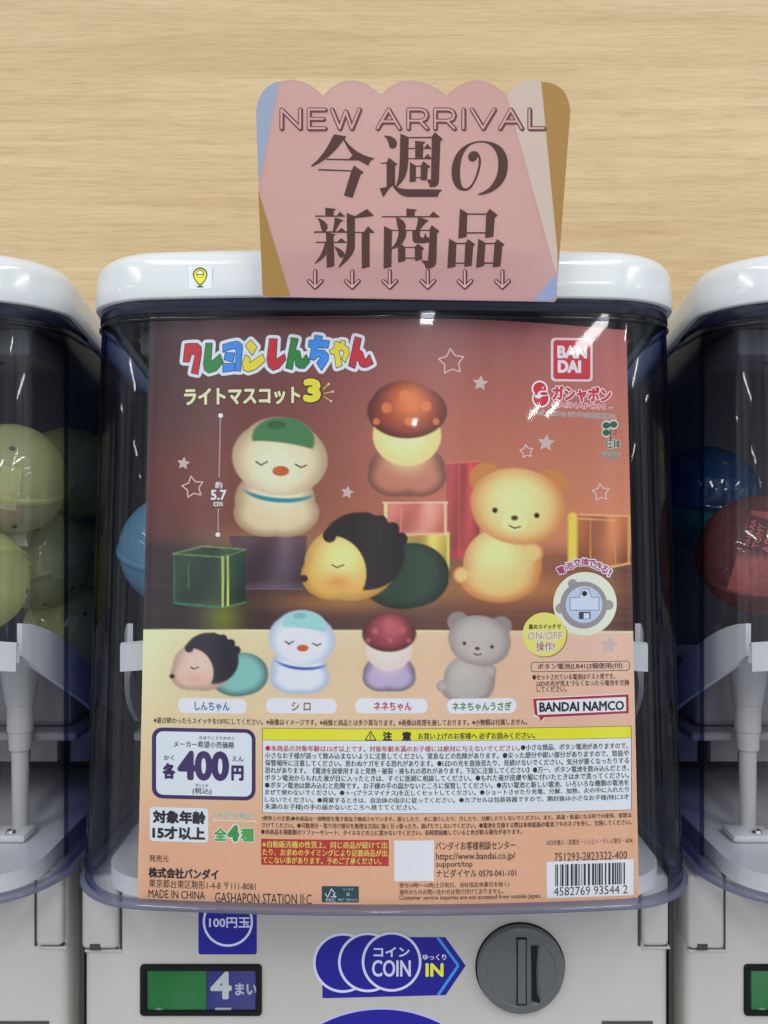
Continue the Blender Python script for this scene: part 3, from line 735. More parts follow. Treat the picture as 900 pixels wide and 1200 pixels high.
# picture background: wine red at the left, terracotta at the right, wooden table in front
tx = np.clip((X - 176) / 565, 0, 1); tyv = np.clip((Y - 375) / 270, 0, 1)
c00, c10, c01, c11 = ln((58, 42, 46)), ln((166, 90, 90)), ln((88, 44, 42)), ln((216, 136, 96))
img = (c00 * ((1 - tx) * (1 - tyv))[..., None] + c10 * (tx * (1 - tyv))[..., None] + c01 * ((1 - tx) * tyv)[..., None] + c11 * (tx * tyv)[..., None])
img = paint(img, ln((190, 96, 84)), 0.30 * np.exp(-((X - 560) / 120) ** 2 - ((Y - 520) / 90) ** 2))
img = paint(img, ln((120, 58, 44)), 0.5 * np.exp(-((X - 225) / 60) ** 2 - ((Y - 560) / 50) ** 2))
edge_t = 618 + 14 * np.clip((X - 300) / 400, 0, 1)
tb = sstep(0, 26, Y - edge_t)
grain = 0.5 + 0.5 * np.sin(Y * 0.55 + 3 * np.sin(X * 0.011) + 2.2 * np.sin(Y * 0.16 + X * 0.006))
tab = ln((48, 36, 38))[None, None, :] * (1 - tx[..., None]) + ln((84, 52, 46))[None, None, :] * tx[..., None]
tab = tab * (0.80 + 0.30 * grain[..., None])
img = img * (1 - tb[..., None]) + tab * tb[..., None]
for gx, gy, gw, gh, st, cc in ((600, 690, 75, 16, 0.5, (216, 146, 76)), (400, 706, 66, 10, 0.5, (206, 140, 66)), (262, 724, 20, 22, 0.55, (140, 150, 40)), (490, 688, 30, 18, 0.6, (190, 160, 50)), (690, 690, 40, 20, 0.35, (190, 120, 60)), (320, 634, 70, 14, 0.45, (196, 160, 110))):
    img = paint(img, ln(cc), st * np.exp(-((X - gx) / gw) ** 2 - ((Y - gy) / gh) ** 2))
for gx, gy, gw, gh, st, cc in ((328, 560, 105, 95, 0.22, (160, 92, 76)), (480, 525, 75, 95, 0.35, (196, 104, 84)), (600, 620, 115, 110, 0.42, (226, 142, 96)), (400, 660, 80, 60, 0.25, (176, 106, 62))):
    img = paint(img, ln(cc), st * np.exp(-((X - gx) / gw) ** 2 - ((Y - gy) / gh) ** 2))
# clear acrylic blocks standing on the table
def block(pts, base, hi, a=0.75, edges=()):
    global img
    m = quadm(pts); g = np.clip((Y - min(p[1] for p in pts)) / (max(p[1] for p in pts) - min(p[1] for p in pts)), 0, 1)
    c = ln(base) * (1 - 0.4 * g[..., None]) + ln(hi) * (0.25 * g[..., None])
    x0_, x1_ = min(p[0] for p in pts), max(p[0] for p in pts); xr_ = np.clip((X - x0_) / (x1_ - x0_), 0, 1)
    lite = np.array([min(255, int(k * 1.35 + 26)) for k in base]); facet = 0.5 + 0.5 * np.sin(xr_ * 9.0 + g * 2.6)
    c = c * (1 - 0.42 * facet[..., None]) + ln(lite) * (0.42 * facet[..., None])
    c = c + ln(lite) * (0.5 * np.exp(-((xr_ - 0.72) / 0.10) ** 2) * (1 - g))[..., None] + ln(lite) * (0.35 * np.exp(-((g - 0.96) / 0.07) ** 2))[..., None]
    img = img * (1 - a * m[..., None]) + c * (a * m[..., None])
    for (x0, y0, x1, y1, w, col, al) in edges:
        d = np.array((x1 - x0, y1 - y0), float); L = np.hypot(*d); t = np.clip(((X - x0) * d[0] + (Y - y0) * d[1]) / L ** 2, 0, 1)
        dist = np.hypot(X - x0 - t * d[0], Y - y0 - t * d[1]); img = paint(img, ln(col), al * (1 - sstep(w * 0.4, w, dist)))
block([(268, 628), (360, 628), (354, 690), (285, 690)], (62, 48, 58), (40, 30, 38), 0.85, [(270, 690, 354, 690, 1.2, (120, 130, 150), 0.4)])
block([(203, 649), (238, 640), (288, 644), (288, 707), (232, 713), (204, 707)], (30, 52, 36), (12, 24, 18), 0.92,
      [(203, 649, 238, 640, 1.3, (120, 140, 90), 0.9), (238, 640, 288, 644, 1.3, (130, 140, 90), 0.9), (203, 649, 262, 653, 1.2, (110, 150, 80), 0.8), (262, 653, 288, 644, 1.2, (120, 140, 80), 0.7),
       (261, 653, 261, 711, 1.8, (196, 208, 90), 0.95), (267, 652, 267, 710, 1.4, (226, 226, 110), 0.95), (221, 660, 221, 690, 1.2, (70, 120, 60), 0.7), (204, 652, 204, 706, 1.2, (60, 110, 80), 0.8), (204, 707, 262, 712, 1.4, (40, 140, 90), 0.8), (262, 712, 288, 706, 1.2, (90, 160, 90), 0.6)])
block([(523, 543), (562, 541), (562, 655), (523, 655)], (150, 34, 50), (110, 20, 30), 0.75, [(538, 545, 538, 653, 1.3, (226, 90, 90), 0.6), (523, 543, 562, 541, 1.2, (230, 120, 110), 0.6)])
block([(455, 626), (527, 623), (527, 680), (470, 684)], (170, 150, 60), (130, 140, 30), 0.85, [(525, 628, 525, 680, 2.0, (220, 220, 110), 0.9), (455, 627, 525, 625, 1.6, (240, 220, 140), 0.9), (500, 630, 500, 682, 1.4, (200, 180, 90), 0.7)])
block([(449, 588), (524, 588), (523, 626), (452, 628)], (206, 110, 92), (150, 60, 60), 0.9, [(452, 590, 452, 627, 2.4, (255, 226, 160), 0.9), (522, 590, 522, 626, 2.2, (250, 200, 150), 0.9), (449, 589, 524, 589, 1.5, (250, 200, 170), 0.8), (452, 627, 523, 626, 1.5, (250, 190, 150), 0.8), (470, 596, 470, 622, 1.6, (226, 150, 130), 0.6), (496, 596, 496, 622, 5, (240, 150, 130), 0.4)])
block([(665, 607), (680, 603), (738, 605), (738, 660), (700, 668), (666, 660)], (152, 84, 44), (120, 50, 26), 0.8,
      [(671, 606, 671, 660, 7.5, (240, 214, 80), 0.95), (692, 610, 692, 666, 1.3, (220, 150, 80), 0.7), (721, 608, 721, 664, 1.6, (210, 140, 80), 0.7), (737, 606, 737, 660, 1.8, (230, 170, 90), 0.8), (680, 603, 738, 605, 1.4, (230, 180, 110), 0.8), (700, 668, 738, 660, 1.6, (240, 190, 90), 0.9), (665, 607, 721, 610, 1.3, (226, 180, 110), 0.7)])
# plain stand-in night-light figures
def soft_body(parts, base, rim, hot, hotpos, hotr, dark=0.35):
    """smooth union of ellipses, lighter inside where the printed lamp glows"""
    global img
    f = np.zeros_like(X); dd = np.zeros_like(X) - 9
    for (cx, cy, rx, ry, rot) in parts:
        m = em(cx, cy, rx, ry, rot); f = np.maximum(f, m); dd = np.maximum(dd, 1 - ell(cx, cy, rx, ry, rot))
    t = sstep(0.0, 0.45, dd)
    c = ln(rim) * (1 - t[..., None]) + ln(base) * t[..., None]
    g = np.exp(-((X - hotpos[0]) / hotr) ** 2 - ((Y - hotpos[1]) / hotr) ** 2)
    c = c * (1 - g[..., None]) + ln(hot) * g[..., None]
    img = img * (1 - f[..., None]) + c * f[..., None]
    return f
def dot(cx, cy, r, col, ry=None, a=1.0, rot=0):
    global img
    img = paint(img, ln(col), a * em(cx, cy, r, ry or r, rot, soft=min(0.6, 1.0 / r)))
def curve_line(pts, w, col, a=1.0):
    global img
    for (x0, y0), (x1, y1) in zip(pts, pts[1:]):
        d = np.array((x1 - x0, y1 - y0), float); L = np.hypot(*d); t = np.clip(((X - x0) * d[0] + (Y - y0) * d[1]) / L ** 2, 0, 1)
        img = paint(img, ln(col), a * (1 - sstep(w * 0.4, w, np.hypot(X - x0 - t * d[0], Y - y0 - t * d[1]))))
def fig_chick(cx, cy, s, head, rim, hot, cap, capd, band):
    global img
    soft_body([(cx - 6 * s, cy + 50 * s, 47 * s, 40 * s, 0), (cx - 14 * s, cy + 64 * s, 40 * s, 28 * s, 0), (cx + 6 * s, cy + 64 * s, 40 * s, 28 * s, 0)], head, rim, hot, (cx, cy + 38 * s), 26 * s)
    soft_body([(cx, cy, 56 * s, 44 * s, 6), (cx, cy - 8 * s, 48 * s, 40 * s, 6)], head, rim, hot, (cx - 4 * s, cy + 12 * s), 40 * s)
    bandm = em(cx - 1 * s, cy + 37 * s, 42 * s, 15 * s, 4) * (1 - em(cx, cy + 29.5 * s, 50 * s, 17 * s, 4)); img = paint(img, ln(band), bandm)
    capm = em(cx + 4 * s, cy - 22 * s, 37 * s, 26 * s, 6) * (1 - em(cx + 2 * s, cy + 2 * s, 70 * s, 20 * s, 8)); img = paint(img, ln(cap), capm)
    dot(cx - 4 * s, cy - 39 * s, 11 * s, capd, 5 * s, 0.8 )
    curve_line([(cx - 28 * s, cy + 4 * s), (cx - 22 * s, cy + 8 * s), (cx - 15 * s, cy + 4 * s)], 1.3, (70, 50, 40))
    curve_line([(cx + 18 * s, cy + 7 * s), (cx + 25 * s, cy + 11 * s), (cx + 31 * s, cy + 8 * s)], 1.3, (70, 50, 40))
    dot(cx + 1 * s, cy + 15 * s, 10 * s, (200, 96, 40), 6 * s)
def fig_mushroom(cx, cy, s, cap, caph, stem, stemh, foot):
    soft_body([(cx, cy + 98 * s, 45 * s, 32 * s, 0), (cx - 14 * s, cy + 106 * s, 32 * s, 24 * s, 0), (cx + 14 * s, cy + 106 * s, 32 * s, 24 * s, 0)], foot, tuple(int(v * 0.62) for v in foot), stemh, (cx, cy + 76 * s), 20 * s)
    soft_body([(cx, cy + 58 * s, 40 * s, 36 * s, 0)], stem, stem, stemh, (cx - 2 * s, cy + 58 * s), 30 * s)
    soft_body([(cx, cy + 30 * s, 47 * s, 32 * s, 0), (cx - 3 * s, cy + 24 * s, 40 * s, 30 * s, 0)], cap, tuple(int(v * 0.6) for v in cap), caph, (cx + 4 * s, cy + 20 * s), 22 * s)
    for dx, dy, r in ((-24, 26, 6), (-2, 12, 7), (22, 24, 6.5), (2, 42, 5), (34, 42, 4), (-36, 42, 4)): dot(cx + dx * s, cy + dy * s, r * s, caph, None, 0.75)
def fig_hedgehog(cx, cy, s, face, hot, back, rear, blush):
    global img
    soft_body([(cx + 72 * s, cy + 18 * s, 44 * s, 38 * s, 0), (cx + 60 * s, cy + 26 * s, 46 * s, 32 * s, 0)], rear, tuple(int(v * 0.6) for v in rear), rear, (cx + 70 * s, cy), 20 * s)
    soft_body([(cx, cy + 4 * s, 54 * s, 44 * s, 0), (cx - 22 * s, cy + 18 * s, 36 * s, 29 * s, 0)], face, tuple(int(v * 0.8) for v in face), hot, (cx - 10 * s, cy - 2 * s), 30 * s)
    m = em(cx + 14 * s, cy - 10 * s, 50 * s, 45 * s, 22) * (1 - em(cx - 24 * s, cy + 16 * s, 42 * s, 44 * s, 0)); img = paint(img, ln(back), m)
    for k in range(7):
        a = R(-150 + 21 * k); dot(cx + 16 * s + 47 * s * math.cos(a), cy - 8 * s + 40 * s * math.sin(a), 8 * s, back)
    img = paint(img, ln(blush), 0.6 * np.exp(-((X - cx + 14 * s) / (16 * s)) ** 2 - ((Y - cy - 26 * s) / (10 * s)) ** 2))
    curve_line([(cx - 22 * s, cy + 6 * s), (cx - 16 * s, cy + 9 * s), (cx - 8 * s, cy + 6 * s)], 1.2, (80, 50, 30))
    dot(cx - 55 * s, cy + 22 * s, 5 * s, (60, 34, 26), 4.4 * s)
def fig_bear(cx, cy, s, base, rim, hot):
    soft_body([(cx - 18 * s, cy + 70 * s, 46 * s, 44 * s, 0), (cx - 22 * s, cy + 84 * s, 47 * s, 30 * s, 0), (cx + 16 * s, cy + 56 * s, 14 * s, 13 * s, 0), (cx - 66 * s, cy + 82 * s, 10 * s, 10 * s, 0)], base, rim, hot, (cx - 26 * s, cy + 56 * s), 30 * s)
    soft_body([(cx - 38 * s, cy - 32 * s, 19 * s, 18 * s, 0), (cx + 38 * s, cy - 24 * s, 19 * s, 18 * s, 0)], rim, rim, base, (cx, cy), 10)
    soft_body([(cx, cy, 56 * s, 43 * s, 10), (cx, cy + 8 * s, 54 * s, 38 * s, 8)], base, rim, hot, (cx - 4 * s, cy - 4 * s), 36 * s)
    dot(cx - 4 * s, cy + 20 * s, 15 * s, hot, 11 * s, 0.8); dot(cx - 4 * s, cy + 15 * s, 4.2 * s, (84, 50, 30), 3 * s)
    dot(cx - 27 * s, cy + 6 * s, 3.3 * s, (30, 20, 14)); dot(cx + 22 * s, cy + 12 * s, 3.3 * s, (30, 20, 14))
    curve_line([(cx - 10 * s, cy + 24 * s), (cx - 4 * s, cy + 27 * s), (cx + 3 * s, cy + 25 * s)], 1.2, (80, 46, 26))
fig_chick(328, 537, 1.0, (226, 206, 160), (176, 146, 110), (248, 236, 196), (74, 126, 76), (46, 92, 50), (36, 140, 150))
fig_mushroom(477, 452, 1.0, (146, 52, 38), (236, 130, 70), (246, 206, 120), (255, 242, 176), (196, 122, 96))
fig_hedgehog(411, 656, 1.0, (240, 176, 74), (255, 236, 150), (36, 26, 24), (44, 66, 46), (210, 110, 40))
fig_bear(607, 592, 1.0, (242, 196, 118), (206, 132, 70), (255, 234, 160))
# caption band under the picture
yb_ = 738 + 3.0 * ((X - 455) / 290) ** 2 * 0 + 0
bandm = sstep(-0.6, 0.6, Y - (738.5 + 1.0 * (X - 455) / 290))
g1 = np.clip((Y - 738) / 240, 0, 1)
cl_, cr_, cb_ = ln((232, 236, 180)), ln((233, 190, 164)), ln((230, 174, 134))
tx2 = np.clip((X - 170) / 470, 0, 1)
low = cl_ * (1 - tx2[..., None]) + cr_ * tx2[..., None]
low = low * (1 - g1[..., None]) + cb_ * g1[..., None]
img = img * (1 - bandm[..., None]) + low * bandm[..., None]
img = paint(img, ln((255, 236, 180)), 0.8 * (1 - sstep(0.4, 1.4, np.abs(Y - (739.6 + (X - 455) / 290)))) * bandm)
for hx, hy, hr in ((248, 780, 48), (355, 768, 46), (458, 770, 44), (562, 765, 46)): img = paint(img, ln((206, 150, 90)), 0.34 * bandm * np.exp(-((X - hx) / hr) ** 2 - ((Y - hy) / hr) ** 2))
fig_chick(354, 749, 0.70, (226, 232, 240), (176, 188, 206), (240, 244, 248), (160, 214, 206), (120, 180, 170), (36, 92, 170))
fig_mushroom(456, 722, 0.68, (140, 48, 60), (196, 96, 100), (240, 206, 190), (248, 224, 208), (190, 172, 200))
fig_hedgehog(238, 778, 0.66, (226, 186, 160), (236, 204, 180), (40, 38, 46), (134, 196, 182), (226, 160, 140))
fig_bear(562, 750, 0.66, (184, 172, 162), (150, 138, 130), (198, 188, 178))
img = np.clip(img * PAPER_GAIN, 0.002, 0.9)
# paper fibre and print noise
img = img * (1 + 0.02 * rng.standard_normal(X.shape)[..., None])
Pw = unproj(np.column_stack([X.ravel(), Y.ravel()]), SP)
idx = np.arange(NU * NV).reshape(NV, NU)
faces = np.stack([idx[:-1, :-1], idx[1:, :-1], idx[1:, 1:], idx[:-1, 1:]], -1).reshape(-1, 4)
# rounded lower left corner
keep = np.ones(len(faces), bool); fcx = X[:-1, :-1].ravel(); fcy = Y[:-1, :-1].ravel(); fu = UU[:-1, :-1].ravel(); fv = VV[:-1, :-1].ravel()
for cu in (0, 1):
    du = np.abs(fu - cu) * 585; dv = np.abs(fv - 1) * 690; rr = 9; keep &= ~((du < rr) & (dv < rr) & (np.hypot(rr - du, rr - dv) > rr))
faces = faces[keep]
nf = len(faces)
org = Pw[idx[-1, NU // 2]]
me = bpy.data.meshes.new('poster'); me.vertices.add(len(Pw)); me.vertices.foreach_set('co', (Pw - org).ravel())
me.loops.add(nf * 4); me.loops.foreach_set('vertex_index', faces.ravel().astype(np.int32))
me.polygons.add(nf); me.polygons.foreach_set('loop_start', np.arange(0, nf * 4, 4, dtype=np.int32))
me.polygons.foreach_set('use_smooth', np.ones(nf, bool))
me.update(calc_edges=True)
ca = me.color_attributes.new('print', 'FLOAT_COLOR', 'POINT')
ca.data.foreach_set('color', np.column_stack([img.reshape(-1, 3), np.ones(NU * NV)]).ravel())
pm = bpy.data.materials.new('printed_poster_paper'); pm.use_nodes = True; nt = pm.node_tree; b = nt.nodes['Principled BSDF']
at = nt.nodes.new('ShaderNodeAttribute'); at.attribute_name = 'print'; nt.links.new(at.outputs['Color'], b.inputs['Base Color'])
b.inputs['Roughness'].default_value = 0.42; b.inputs['Specular IOR Level'].default_value = 0.3
me.materials.append(pm)
poster = bpy.data.objects.new('poster', me); COL.objects.link(poster); poster.location = org
tag(poster, 'red and orange printed advertising poster with Japanese lettering inside the middle machine', 'poster')

def K(name, label=None): return Ink(name, SP, poster, True, 16.0, label)
BK = (38, 30, 34)
# ---- title, drawn letter by letter
def t4(p): return np.array([(200 + x / 6.923, 385 + y / 6.923) for x, y in p])
def t5(p): return np.array([(310 + x / 6.667, 385 + y / 6.667) for x, y in p])
RED, GRN, BLU, YEL = (196, 44, 52), (44, 132, 58), (58, 140, 224), (232, 214, 58)
glyphs = [(t4([(118, 125), (165, 122), (215, 122), (245, 150), (248, 200), (220, 370), (168, 358), (200, 215), (185, 205), (165, 215), (150, 270), (103, 268)]), RED),
 (t4([(287, 120), (335, 120), (325, 275), (400, 210), (425, 275), (370, 340), (310, 358), (275, 335), (268, 285)]), GRN),
 (t4([(425, 130), (490, 112), (545, 105), (578, 130), (580, 170), (565, 345), (522, 340), (535, 185), (520, 160), (470, 170), (425, 190)]), BLU),
 (t4([(445, 195), (520, 200), (505, 272), (435, 250)]), BLU), (t4([(425, 285), (520, 285), (518, 340), (425, 352)]), BLU),
 (t4([(650, 95), (700, 150), (660, 215), (608, 140)]), YEL), (t4([(610, 215), (640, 235), (640, 280), (745, 210), (765, 265), (690, 330), (630, 350), (590, 330), (582, 280)]), YEL),
 (t5([(40, 80), (98, 82), (88, 245), (155, 200), (165, 245), (110, 310), (65, 325), (30, 295), (20, 240)]), RED),
 (t5([(212, 72), (262, 82), (240, 165), (275, 180), (290, 250), (325, 205), (352, 260), (310, 310), (270, 308), (245, 290), (240, 240), (228, 240), (215, 318), (168, 305)]), GRN),
 (t5([(395, 55), (450, 62), (445, 90), (505, 98), (495, 150), (405, 150), (405, 170), (465, 170), (498, 205), (495, 250), (445, 325), (410, 270), (440, 225), (420, 215), (390, 245), (350, 240), (370, 150), (345, 140), (350, 92), (390, 92)]), BLU),
 (t5([(548, 105), (580, 102), (590, 120), (600, 95), (630, 100), (625, 130), (655, 150), (660, 200), (630, 265), (605, 235), (625, 185), (605, 165), (580, 175), (605, 290), (562, 305), (545, 195), (520, 200), (508, 170), (545, 150)]), YEL),
 (t5([(708, 65), (755, 78), (738, 165), (765, 185), (785, 250), (820, 205), (848, 275), (800, 300), (770, 302), (745, 285), (735, 250), (720, 245), (705, 310), (658, 290)]), RED)]
k = K('title_lettering')
for g, c in glyphs: k.poly(g, (222, 228, 236), 1); k.stroke(g, 9.0, (222, 228, 236), 1, True)
for g, c in glyphs: k.stroke(g, 1.5, (26, 34, 66), 3, True)
for g, c in glyphs: k.poly(g, c, 5)
k.build()
k = K('subtitle_lettering')
k.text('ライトマスコット', 215.5, 454, 352, 474.5, (238, 232, 180), 0.035, 5, slope=-0.01, outline=(0.03, (70, 34, 20)))
k.text('3', 355, 443.5, 376, 471.5, (240, 222, 62), 0.06, 5, outline=(0.03, (80, 40, 16)))
for a, b_ in (((379, 456), (385, 450)), ((380, 461), (390, 459)), ((380, 465), (388, 470))): k.stroke([a, b_], 1.0, (224, 200, 130), 3); k.poly(circ(*b_, 1.4, 10), (236, 216, 150), 4)
k.build()
k = K('size_callout')
WHT = (236, 232, 232)
k.poly(circ(258.5, 487, 2.8, 16), WHT); k.poly(circ(255.3, 626.5, 2.8, 16), WHT)
for yy in np.arange(492, 560, 3.0): k.poly(circ(258.3 - (yy - 487) * 0.02, yy, 0.75, 8), WHT)
for yy in np.arange(597, 623, 3.0): k.poly(circ(255.7, yy, 0.75, 8), WHT)
k.text('約', 252, 564, 260.5, 572.5, WHT, 0.03); k.text('5.7', 247, 574, 265.5, 586, WHT, 0.03); k.text('cm', 250, 588, 261, 593.5, WHT, 0.02); k.build()
for cx_, cy_, r_, rot in ((215, 543, 8, 8), (407, 577, 8, 10), (563, 449, 9.5, 5), (640, 519, 10.5, 6), (714, 756, 11.5, 8)):
    k = K('filled_star'); k.poly(star(cx_, cy_, r_, rot), (204, 180, 172), 1); k.build()
for cx_, cy_, r_, rot in ((226, 571, 13, -10), (529, 424, 15.5, -5), (617, 529, 8, -8), (704, 577, 10.5, -5), (693, 761, 8, -12)):
    k = K('outlined_star'); k.stroke(star(cx_, cy_, r_, rot, 0.55), 1.3, (222, 190, 184), 1, True); k.build()
# ---- maker marks
k = K('maker_logo')
k.rect(645.5, 396, 694.5, 447, (226, 206, 206), 1, 5); k.rect(648.5, 398.7, 691.8, 444.4, (196, 40, 52), 2, 3.5)
k.text('BAN', 653, 405, 688, 420, (234, 220, 222), 0.045, 4); k.text('DAI', 653.5, 422, 681, 437, (234, 220, 222), 0.045, 4); k.build()
k = K('capsule_brand_logo'); 
WH2 = (242, 230, 230); RD2 = (204, 40, 52)
k.poly(circ(632.5, 455.5, 9.6), WH2, 1); k.poly(circ(634, 467, 10.6), WH2, 1)
k.poly(circ(632.5, 455.5, 7.6), RD2, 2); k.poly(circ(634, 467, 8.8), RD2, 2); k.poly(circ(636.5, 461, 6.2, 24, 3.4), WH2, 3); k.poly(circ(637.5, 461.2, 4.6, 24, 1.9), RD2, 4); k.poly(circ(630.8, 464.5, 4.4, 20, 2.2), WH2, 4); k.poly(circ(636.3, 454.5, 1.1, 10), WH2, 5)
k.text('ガシャポン', 647, 452.5, 716.5, 471, RD2, 0.045, 5, slope=0.03, outline=(0.05, WH2)); k.text('GASHAPON', 646, 472, 709, 478.5, (226, 90, 96), 0.03, 5, slope=0.04, outline=(0.05, WH2)); k.text('TM', 713, 477, 718, 479.5, WH2, 0.0, 5)
k.text('「ガシャポン/GASHAPON」はバンダイの日本国登録商標です。', 621, 482.5, 722.5, 489, (60, 30, 34), 0.0, 5, slope=0.05, outline=(0.07, (222, 196, 190))); k.build()
k = K('biomass_mark')
G = (22, 92, 66)
for dx, dy, rx in ((-4.5, -3.5, 4.6), (4, -4.5, 4.6), (-4.5, 5, 4.4)): k.poly(circ(715 + dx, 502 + dy, rx + 1.2, 20), (216, 206, 190), 1); k.poly(circ(715 + dx, 502 + dy, rx, 20, rx * 0.85), G, 2)
k.stroke([(715, 503), (716, 516)], 1.4, G, 3); k.stroke([(717.5, 509), (721.5, 509), (722.5, 505.5), (720, 503.5)], 1.0, (60, 110, 80), 3)
k.poly(circ(715.5, 520, 6.0, 24), (206, 196, 176), 1); k.stroke(circ(715, 520, 4.6, 20), 1.1, G, 2, True); k.stroke([(711, 520), (719, 520)], 0.9, G, 3); k.stroke([(715, 516), (715, 524)], 0.9, G, 3)
k.text('10', 719.5, 515.5, 726.5, 524.5, G, 0.04, 5, outline=(0.06, (214, 204, 184))); k.text('バイオマス', 709, 526, 724, 529, G, 0.0, 5, outline=(0.05, (204, 214, 200))); k.text('地球環境に優しい素材', 705, 530, 728, 534, G, 0.0, 5, outline=(0.05, (204, 214, 200))); k.text('No.180081', 708, 535, 725, 538, G, 0.0, 5, outline=(0.05, (204, 214, 200))); k.build()
# ---- battery inset and switch badge
k = K('battery_inset')
k.poly(circ(685.5, 707.5, 37.2, 60), (232, 232, 190), 1); k.poly(circ(685.5, 706.5, 35.6, 60), (226, 234, 206), 2)
for dx, dy, r_ in ((-13, -25, 5.5), (-27, 4, 6), (29, 0, 6)): k.poly(circ(684 + dx, 709 + dy, r_, 20), (160, 152, 148), 3)
k.poly(circ(684, 709, 27.5, 50), (152, 145, 142), 4); k.poly(circ(684.5, 708.5, 21.5, 50), (190, 204, 220), 5)
box = [(668, 700), (679, 700), (682, 690), (690, 690), (693, 700), (702, 700), (702, 715), (668, 715)]; k.poly(box, (206, 218, 230), 6); k.stroke(box, 0.7, (110, 120, 136), 7, True)
k.poly(circ(685, 695.5, 3.0, 16), (30, 30, 38), 8); k.rect(678.5, 717, 692, 725.5, (60, 70, 84), 7, 1); k.rect(684, 718.5, 690.5, 725, (214, 222, 232), 8); k.build()
k = K('battery_lettering')
for c, cx_, cy_, rt in (('電', 657.7, 668.3, -24), ('池', 667.3, 662.8, -15), ('交', 676.6, 659.4, -6), ('換', 685.6, 658.4, 2), ('で', 693.6, 660.4, 8), ('き', 701.2, 663.2, 14), ('る', 708.4, 667, 20), ('!', 714.6, 671.4, 26)):
    w_ = 1.4 if c == '!' else 4.5
    k.text(c, cx_ - w_, cy_ - 4.6, cx_ + w_, cy_ + 4.6, (170, 62, 110), 0.03, 6, rot=rt, res=3, outline=(0.1, (248, 236, 236)))
k.build()
k = K('switch_badge')
k.poly(circ(639, 744.5, 26, 50), (150, 130, 60), 1); k.poly(circ(638, 743.5, 25.8, 50), (230, 222, 110), 2)
k.text('裏のスイッチで', 619.5, 731, 657.5, 737.5, (60, 40, 30), 0.03, 5); k.text('ON/OFF', 618.5, 740.5, 658.5, 749, (190, 140, 110), 0.0, 6, outline=(0.08, (250, 244, 220))); k.text('操作!', 628.5, 752, 650, 763, (180, 96, 60), 0.01, 6, outline=(0.08, (250, 244, 220))); k.build()
k = K('battery_note')
k.stroke(rrect(622.5, 775.5, 737.5, 786.5, 2.5, 3), 0.8, (90, 60, 50), 1, True, cap=False); k.text('ボタン電池(LR41)2個使用(付)', 630, 777, 729.5, 785, (64, 40, 38), 0.012)
for tx_, x1_, y_ in (('●セットされている電池はテスト用です。', 721, 789.5), ):
    k.text(tx_, 624, y_, x1_, y_ + 7, (60, 38, 36), 0.01)
k.text('LEDの光が見えづらくなったら電池を交換', 629, 797, 737.5, 804, (60, 38, 36), 0.01); k.text('してください。', 629, 804.5, 664, 811, (60, 38, 36), 0.01); k.build()
k = K('company_logo')
k.poly([(625.5, 817), (736, 813.5), (737, 837.5), (639, 840.5), (634.5, 846), (633, 840.5), (626, 839)], (240, 232, 234), 1); k.poly([(625, 818), (736.5, 814.5), (736.8, 837), (637.5, 840), (634, 844.5), (632, 839.5), (626.5, 836)], (176, 30, 54), 2)
k.poly([(628.5, 820.5), (733.6, 817.6), (733.8, 834.2), (630, 837)], (238, 238, 244), 3); k.text('BANDAI NAMCO', 632, 822, 731.5, 833.5, (26, 26, 34), 0.03, 5, slope=-0.005); k.build()
# ---- name labels
for x0, x1, txt, a, b_, c in ((208.5, 289, 'しんちゃん', 228, 269, (66, 120, 172)), (311.5, 394.5, 'シ ロ', 341.5, 364, (150, 110, 70)), (416.5, 501, 'ネネちゃん', 438, 482.5, (190, 60, 90)), (524, 605, 'ネネちゃんうさぎ', 530, 599.5, (72, 140, 72))):
    k = K('name_label'); k.rect(x0, 818.5, x1, 836, (236, 240, 246), 1, 7.5); k.text(txt, a, 822.5, b_, 833, c, 0.02, 4, res=3); k.build()
k = K('picture_note'); k.text('※遊び終わったらスイッチをOFFにしてください。※画像はイメージです。※画像と商品とは多少異なります。※画像は処理を施しております。※小物類は付属しません。', 180, 843, 618, 850.5, (70, 50, 44), 0.012, xm=400); k.build()
# ---- price box
PU = (58, 34, 92); WB = (224, 236, 244)
k = K('price_box'); k.rect(178, 853.5, 299.5, 937, PU, 1, 12); k.rect(183, 858, 295, 932.5, WB, 2, 8)
k.text('メーカー希望小売価格', 203.5, 868.5, 274.5, 876.5, BK, 0.012, 5); k.text('きぼうこうりかかく', 233.5, 863, 274.5, 866.8, BK, 0.01, 5)
k.text('かく', 192, 885, 204, 891, PU, 0.02, 5); k.text('各', 190.5, 894, 205.5, 913, PU, 0.05, 5); k.text('400', 208, 880, 268.5, 915, PU, 0.04, 5); k.text('えん', 272, 886, 285.5, 892.5, PU, 0.02, 5); k.text('円', 271, 897, 285.5, 915, PU, 0.045, 5)
k.text('ぜいこみ', 229, 918.5, 244, 922, PU, 0.01, 5); k.text('(税込)', 225.5, 923, 248, 931.5, BK, 0.012, 5); k.build()
